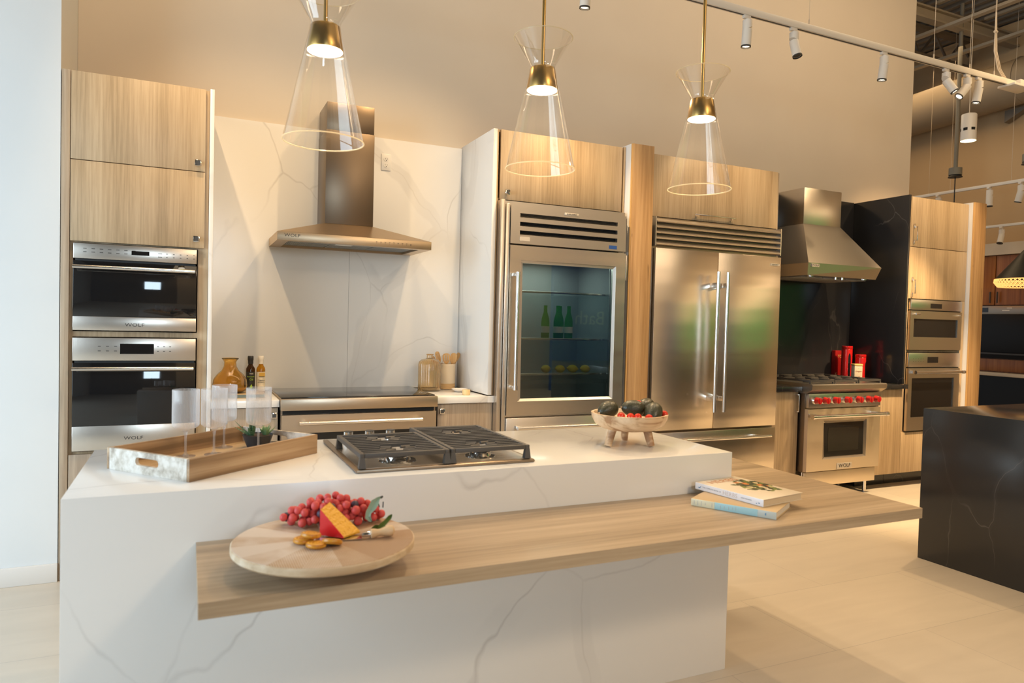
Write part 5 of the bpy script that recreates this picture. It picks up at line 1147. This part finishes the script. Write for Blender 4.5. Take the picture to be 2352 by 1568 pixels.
def track_spot(x, y, z, tx, tz, label, lit=True, track='spotlights on the near track', s=1.0):
    """tx: tilt towards +x seen from the camera"""
    t = thing('track_spotlight', label, 'spotlight', (x, y, z), 0, track); t.scale = (s, s, s)
    build('adapter', MB().box(-.035, .018, -.012, .012, -.020, 0, .002).cyl((0, 0, -.020), (0, 0, -.030), .012), 'white_metal', t, world=False)
    up = MB(); a_ = .30 if abs(tx) > .1 else .0
    n_ = 28; vs = []; fs = []
    sl = .010 + abs(tx) * .035; sgn = 1 if tx > 0 else -1
    for k in range(n_):
        a = 2 * PI * k / n_; X_, Y_ = .030 * math.cos(a), .030 * math.sin(a); vs += [(X_, Y_, -.030), (X_, Y_, -.080 - sl * math.cos(a) * sgn)]
    for k in range(n_): j = (k + 1) % n_; fs.append((2 * k, 2 * j, 2 * j + 1, 2 * k + 1))
    fs += [tuple(2 * k for k in range(n_)), tuple(2 * k + 1 for k in range(n_ - 1, -1, -1))]
    build('upper_body', up.add(vs, fs), 'white_metal', t, world=False)
    Mt = Matrix.Translation((0, 0, -.085)) @ Matrix.Rotation(-tx, 4, 'Y') @ Matrix.Rotation(tz, 4, 'X')
    lo = build('lamp_head', MB().lathe([(.0305, .0), (.0305, -.108), (.029, -.110), (.0265, -.110), (.0265, -.104), (.001, -.104)], seg=32, M=Mt), 'white_metal', t, world=False)
    rg = MB(); rg.cap = False; rg.lathe([(.0308, -.102), (.0310, -.1115), (.0262, -.1118), (.0262, -.104)], seg=32, M=Mt); build('bezel', rg, 'dark_mark', lo, world=False)
    build('lens', MB().lathe([(.022, -.1045), (.001, -.1046)], seg=24, M=Mt), 'lens_glow' if lit else 'gasket', lo, world=False)
    return t
zt = TZ - .0225
track_spot(2.02, TY, zt, 0, .1, 'spotlight cut off by the top edge of the picture')
track_spot(3.205, TY, zt, -.02, .05, 'first full spotlight on near track, straight down and lit')
track_spot(3.605, TY, zt, .08, -.25, 'near track spotlight showing grey gap, lamp turned away', False)
track_spot(4.472, TY, zt, -.04, .1, 'lone straight spotlight just left of the beige wall edge')
track_spot(5.150, TY, zt, .38, -.45, 'near track spotlight tilted to the right')
track_spot(5.400, TY, zt, -.62, .2, 'near track spotlight tilted steeply left')
track_spot(5.540, TY, zt, -.10, .1, 'near track spotlight closest to the track end box')

# ------------------------------------------------------------------ far room behind the partition
FX = 8.98
t = thing('far_wall_cabinet', 'dark orange wood wall cabinet with built-in black ovens at right', 'cabinet', (8.8, 5.2, 0))
build('carcass', MB().box(8.66, FX + .02, 3.4, 7.2, .986, 2.36), 'far_cabinet_wood', t)
for (a, b_) in ((3.42, 4.255), (4.265, 5.155), (5.165, 6.1), (6.11, 7.18)):
    d = build('door', MB().box(8.63, 8.655, a, b_, 1.775, 2.355, .002), 'far_cabinet_wood', t)
for yy in (5.12, 5.20): build('handle', MB().box(8.60, 8.615, yy - .006, yy + .006, 1.80, 1.93, .002), 'gasket', t)
build('drawer_front', MB().box(8.63, 8.655, 3.42, 7.18, 1.0, 1.14, .002), 'far_cabinet_wood', t)
t = thing('far_oven', 'black wall oven with grey control strip in orange wood cabinet', 'oven', (8.62, 5.1, 1.15))
build('door', MB().box(8.62, 8.658, 4.3, 6.0, 1.15, 1.665, .002), 'black_satin', t)
cp = build('control_strip', MB().box(8.615, 8.658, 4.3, 6.0, 1.668, 1.765, .002), 'steel_brown', t)
build('display', MB().box(8.612, 8.6145, 5.22, 5.30, 1.69, 1.745), 'black_gloss', cp); build('control_lights', MB().box(8.612, 8.6145, 4.98, 5.06, 1.705, 1.715).box(8.612, 8.6145, 4.95, 5.01, 1.735, 1.743), 'white_plastic', cp)
build('handle', MB().box(8.585, 8.615, 4.3, 6.0, 1.195, 1.215, .003), 'gasket', t)
solo('far_counter', MB().box(8.56, 9.0, 3.4, 7.2, .945, .985, .002), 'cream_tin', 'thin pale counter strip below the far wood cabinet', 'worktop')
solo('far_base_cabinet', MB().box(8.64, 9.0, 3.4, 7.2, 0, .944), 'black_satin', 'black base cabinet under the far pale counter', 'cabinet')
solo('far_soffit', MB().box(8.60, 9.015, 3.4, 7.2, 2.362, 2.50), 'cream_tin', 'pale horizontal soffit above the far wood cabinet', 'soffit')
t = thing('light_track', 'far white light track running along the back room wall', 'light track', (8.4, 5.0, 3.15))
build('rail', MB().box(8.382, 8.418, 3.6, 6.6, 3.13, 3.165, .003), 'white_metal', t)
for yy in (4.9, 5.6): build('suspension_wire', MB().cyl((8.4, yy, 3.165), (8.4, yy, 5.20), .0018, seg=6), 'cable_white', t)
track_spot(8.4, 5.13, 3.1295, 0, 0, 'unlit far spotlight hanging above the second wood post', False, 'spotlights on the far track', 1.15)
track_spot(8.4, 4.79, 3.1295, 0, .25, 'lit far spotlight at right edge above the black pendant', True, 'spotlights on the far track', 1.15)
track_spot(8.4, 5.74, 3.1295, 0, 0, 'far spotlight half hidden by the tall oven cabinet top', False, 'spotlights on the far track', 1.15)
track_spot(8.44, 5.0, 2.66, -.3, 0, 'small low spotlight in front of the far soffit', False, None, 1.0)
t = thing('light_track', 'low far light track in front of the pale soffit', 'light track', (8.44, 5.0, 2.68))
build('rail', MB().box(8.424, 8.456, 3.6, 6.6, 2.6605, 2.69, .003), 'white_metal', t)
for yy in (4.6, 5.9): build('suspension_wire', MB().cyl((8.44, yy, 2.69), (8.44, yy, 5.20), .0018, seg=6), 'cable_white', t)
# grey pole pendants with woven trim
def pole_pendant(y, label):
    t = thing('pole_pendant', label, 'pendant lamp', (8.0, y, 1.93), 0, 'black pole pendants')
    build('pole', MB().cyl((8.0, y, 3.33), (8.0, y, 5.20), .022, seg=12), 'pole_grey', t)
    build('canopy', MB().cyl((8.0, y, 3.25), (8.0, y, 3.33), .068, seg=24), 'pole_grey', t); build('canopy_plate', MB().cyl((8.0, y, 3.225), (8.0, y, 3.249), .075, .06, seg=24), 'black_matte', t)
    build('cord', MB().cyl((8.0, y, 2.32), (8.0, y, 3.225), .006, seg=8), 'black_matte', t)
    s_ = MB(); s_.cap = False; s_.lathe([(.262, 2.02), (.025, 2.32), (.02, 2.325)], 8.0, y, 0, 40); build('shade', s_, 'shade_black', t)
    w_ = MB(); n_ = 44
    for k in range(n_):
        a = 2 * PI * k / n_
        for sg in (1, -1): b_ = a + sg * .28; w_.tube([(8.0 + .264 * math.cos(a), y + .264 * math.sin(a), 2.018), (8.0 + .268 * math.cos((a + b_) / 2), y + .268 * math.sin((a + b_) / 2), 1.985), (8.0 + .235 * math.cos(b_), y + .235 * math.sin(b_), 1.94)], .0042, 5)
    for (r_, z_) in ((.264, 2.016), (.235, 1.94)): w_.tube([(8.0 + r_ * math.cos(2 * PI * k / 40), y + r_ * math.sin(2 * PI * k / 40), z_) for k in range(41)], .005, 6)
    build('woven_trim', w_, 'wicker_glow', t)
pole_pendant(5.28, 'grey pole and canopy with black cord behind tall cabinet')
pole_pendant(4.49, 'black cone pendant with glowing woven trim at right edge')
t = thing('cylinder_downlight', 'white cylinder downlight with black slots hanging in far room', 'downlight', (7.6, 4.89, 3.50)); x, y = 7.6, 4.89
build('housing', MB().lathe([(.073, 3.503), (.0745, 3.505), (.0745, 3.775), (.070, 3.785), (.02, 3.80), (.001, 3.80)], x, y, 0, 40), 'white_metal', t)
sl = MB()
for k in range(6):
    a0 = -2.25 + k * 1.05
    vs = []; fs = []
    for i in range(7): a = a0 + i * .095; vs += [(x + .0752 * math.cos(a), y + .0752 * math.sin(a), 3.605), (x + .0752 * math.cos(a), y + .0752 * math.sin(a), 3.635)]
    for i in range(6): fs.append((2 * i, 2 * i + 2, 2 * i + 3, 2 * i + 1))
    sl.add(vs, fs)
build('vent_slots', sl, 'black_void', t); build('lens', MB().lathe([(.0725, 3.5025), (.001, 3.502)], x, y, 0, 32), 'cylinder_glow', t); build('cable', MB().cyl((x, y, 3.80), (x, y, 5.20), .004, seg=8), 'cable_white', t)
# duct, beams, joists
du = MB(); du.tube([(8.73, 3.2, 4.44), (8.73, 4.2, 4.41), (8.73, 5.1, 4.37), (8.73, 6.0, 4.33), (8.73, 7.2, 4.28), (8.73, 8.6, 4.22)], .26, 28)
for yy in (3.6, 4.4, 5.0): du.tube([(8.73, yy, 4.42 - (yy - 3.6) * .03), (8.73, yy + .02, 4.42 - (yy - 3.6) * .03)], .266, 28)
solo('air_duct', du, 'duct', 'large round brown ventilation duct high in the far room', 'duct')
solo('duct_bracket', MB().prism([(3.96, 4.02), (3.96, 4.2), (3.80, 4.2)] if False else [(5.3, 3.98), (5.3, 4.12), (5.02, 4.12)], 'X', 8.9, 9.0), 'joist', 'triangular bracket under the far ventilation duct', 'bracket')
def bar(mb, p0, p1, w): mb.tube([p0, p1], w, 4)
bm_ = MB(); bm_.box(6.76, 9.0, 5.22, 5.32, 4.88, 4.90).box(6.76, 9.0, 5.26, 5.28, 4.90, 5.0).box(6.76, 9.0, 5.22, 5.32, 5.0, 5.02); solo('roof_beam', bm_, 'beam_light', 'pale steel roof beam crossing the far room', 'beam')
for i, (yy, lb) in enumerate(((5.85, 'nearest open web roof joist in the far room'), (6.9, 'middle open web roof joist in the far room'), (8.0, 'farthest open web roof joist in the far room'))):
    j = MB(); z0_, z1_ = 4.84, 5.13
    j.box(6.76, 9.01, yy - .05, yy + .05, z1_, z1_ + .04).box(6.76, 9.01, yy - .04, yy + .04, z0_ - .03, z0_)
    xx = 6.8; k = 0
    while xx < 8.9: bar(j, (xx, yy, z0_ if k % 2 else z1_), (xx + .26, yy, z1_ if k % 2 else z0_), .016); xx += .26; k += 1
    solo('roof_joist', j, 'joist', lb, 'joist', 'open web roof joists')
for i, (xx, lb) in enumerate(((7.45, 'left lengthwise roof joist in the far room'), (8.30, 'right lengthwise roof joist in the far room'))):
    j = MB(); j.box(xx - .035, xx + .035, 4.0, 8.8, 4.745, 4.775).box(xx - .025, xx + .025, 4.0, 5.2, 5.04, 5.07); yy = 4.05; k = 0
    solo('roof_joist', j, 'beam_light', lb, 'joist', 'lengthwise roof joists')

# ------------------------------------------------------------------ display walls behind the photographer (seen in reflections)
t = thing('blue_display_wall', 'blue display wall lettered Bath, reflected in the refrigerator glass', 'display wall', (8.5, -4.6, 0))
build('panel', MB().box(7.0, 8.95, -4.72, -4.6, 0, 3.1), 'sign_blue', t)
text('lettering', 'Bath', .42, 'sign_text', t, Matrix.Translation((7.9, -4.595, 1.55)) @ Matrix.Rotation(PI, 4, 'Z') @ Matrix.Rotation(PI / 2, 4, 'X'))
solo('green_display_wall', MB().box(8.86, 8.98, -4.5, 1.6, 1.15, 2.55), 'sign_green', 'green display panel reflected in the stainless doors', 'display wall')
solo('added_glow_strip', MB().box(8.80, 8.98, -4.5, 2.2, 2.75, 3.05), 'strip_glow', 'long added warm glow strip over the green display, reflected in steel doors', 'glow strip')  # added glowing strip that gives the steel a bright band
solo('added_cream_strip', MB().box(8.70, 8.98, -4.5, 1.6, .95, 1.05), 'cream_tin', 'added cream strip under the green panel, reflected in steel doors', 'shelf')  # made-up strip, put in for a tan band in the steel
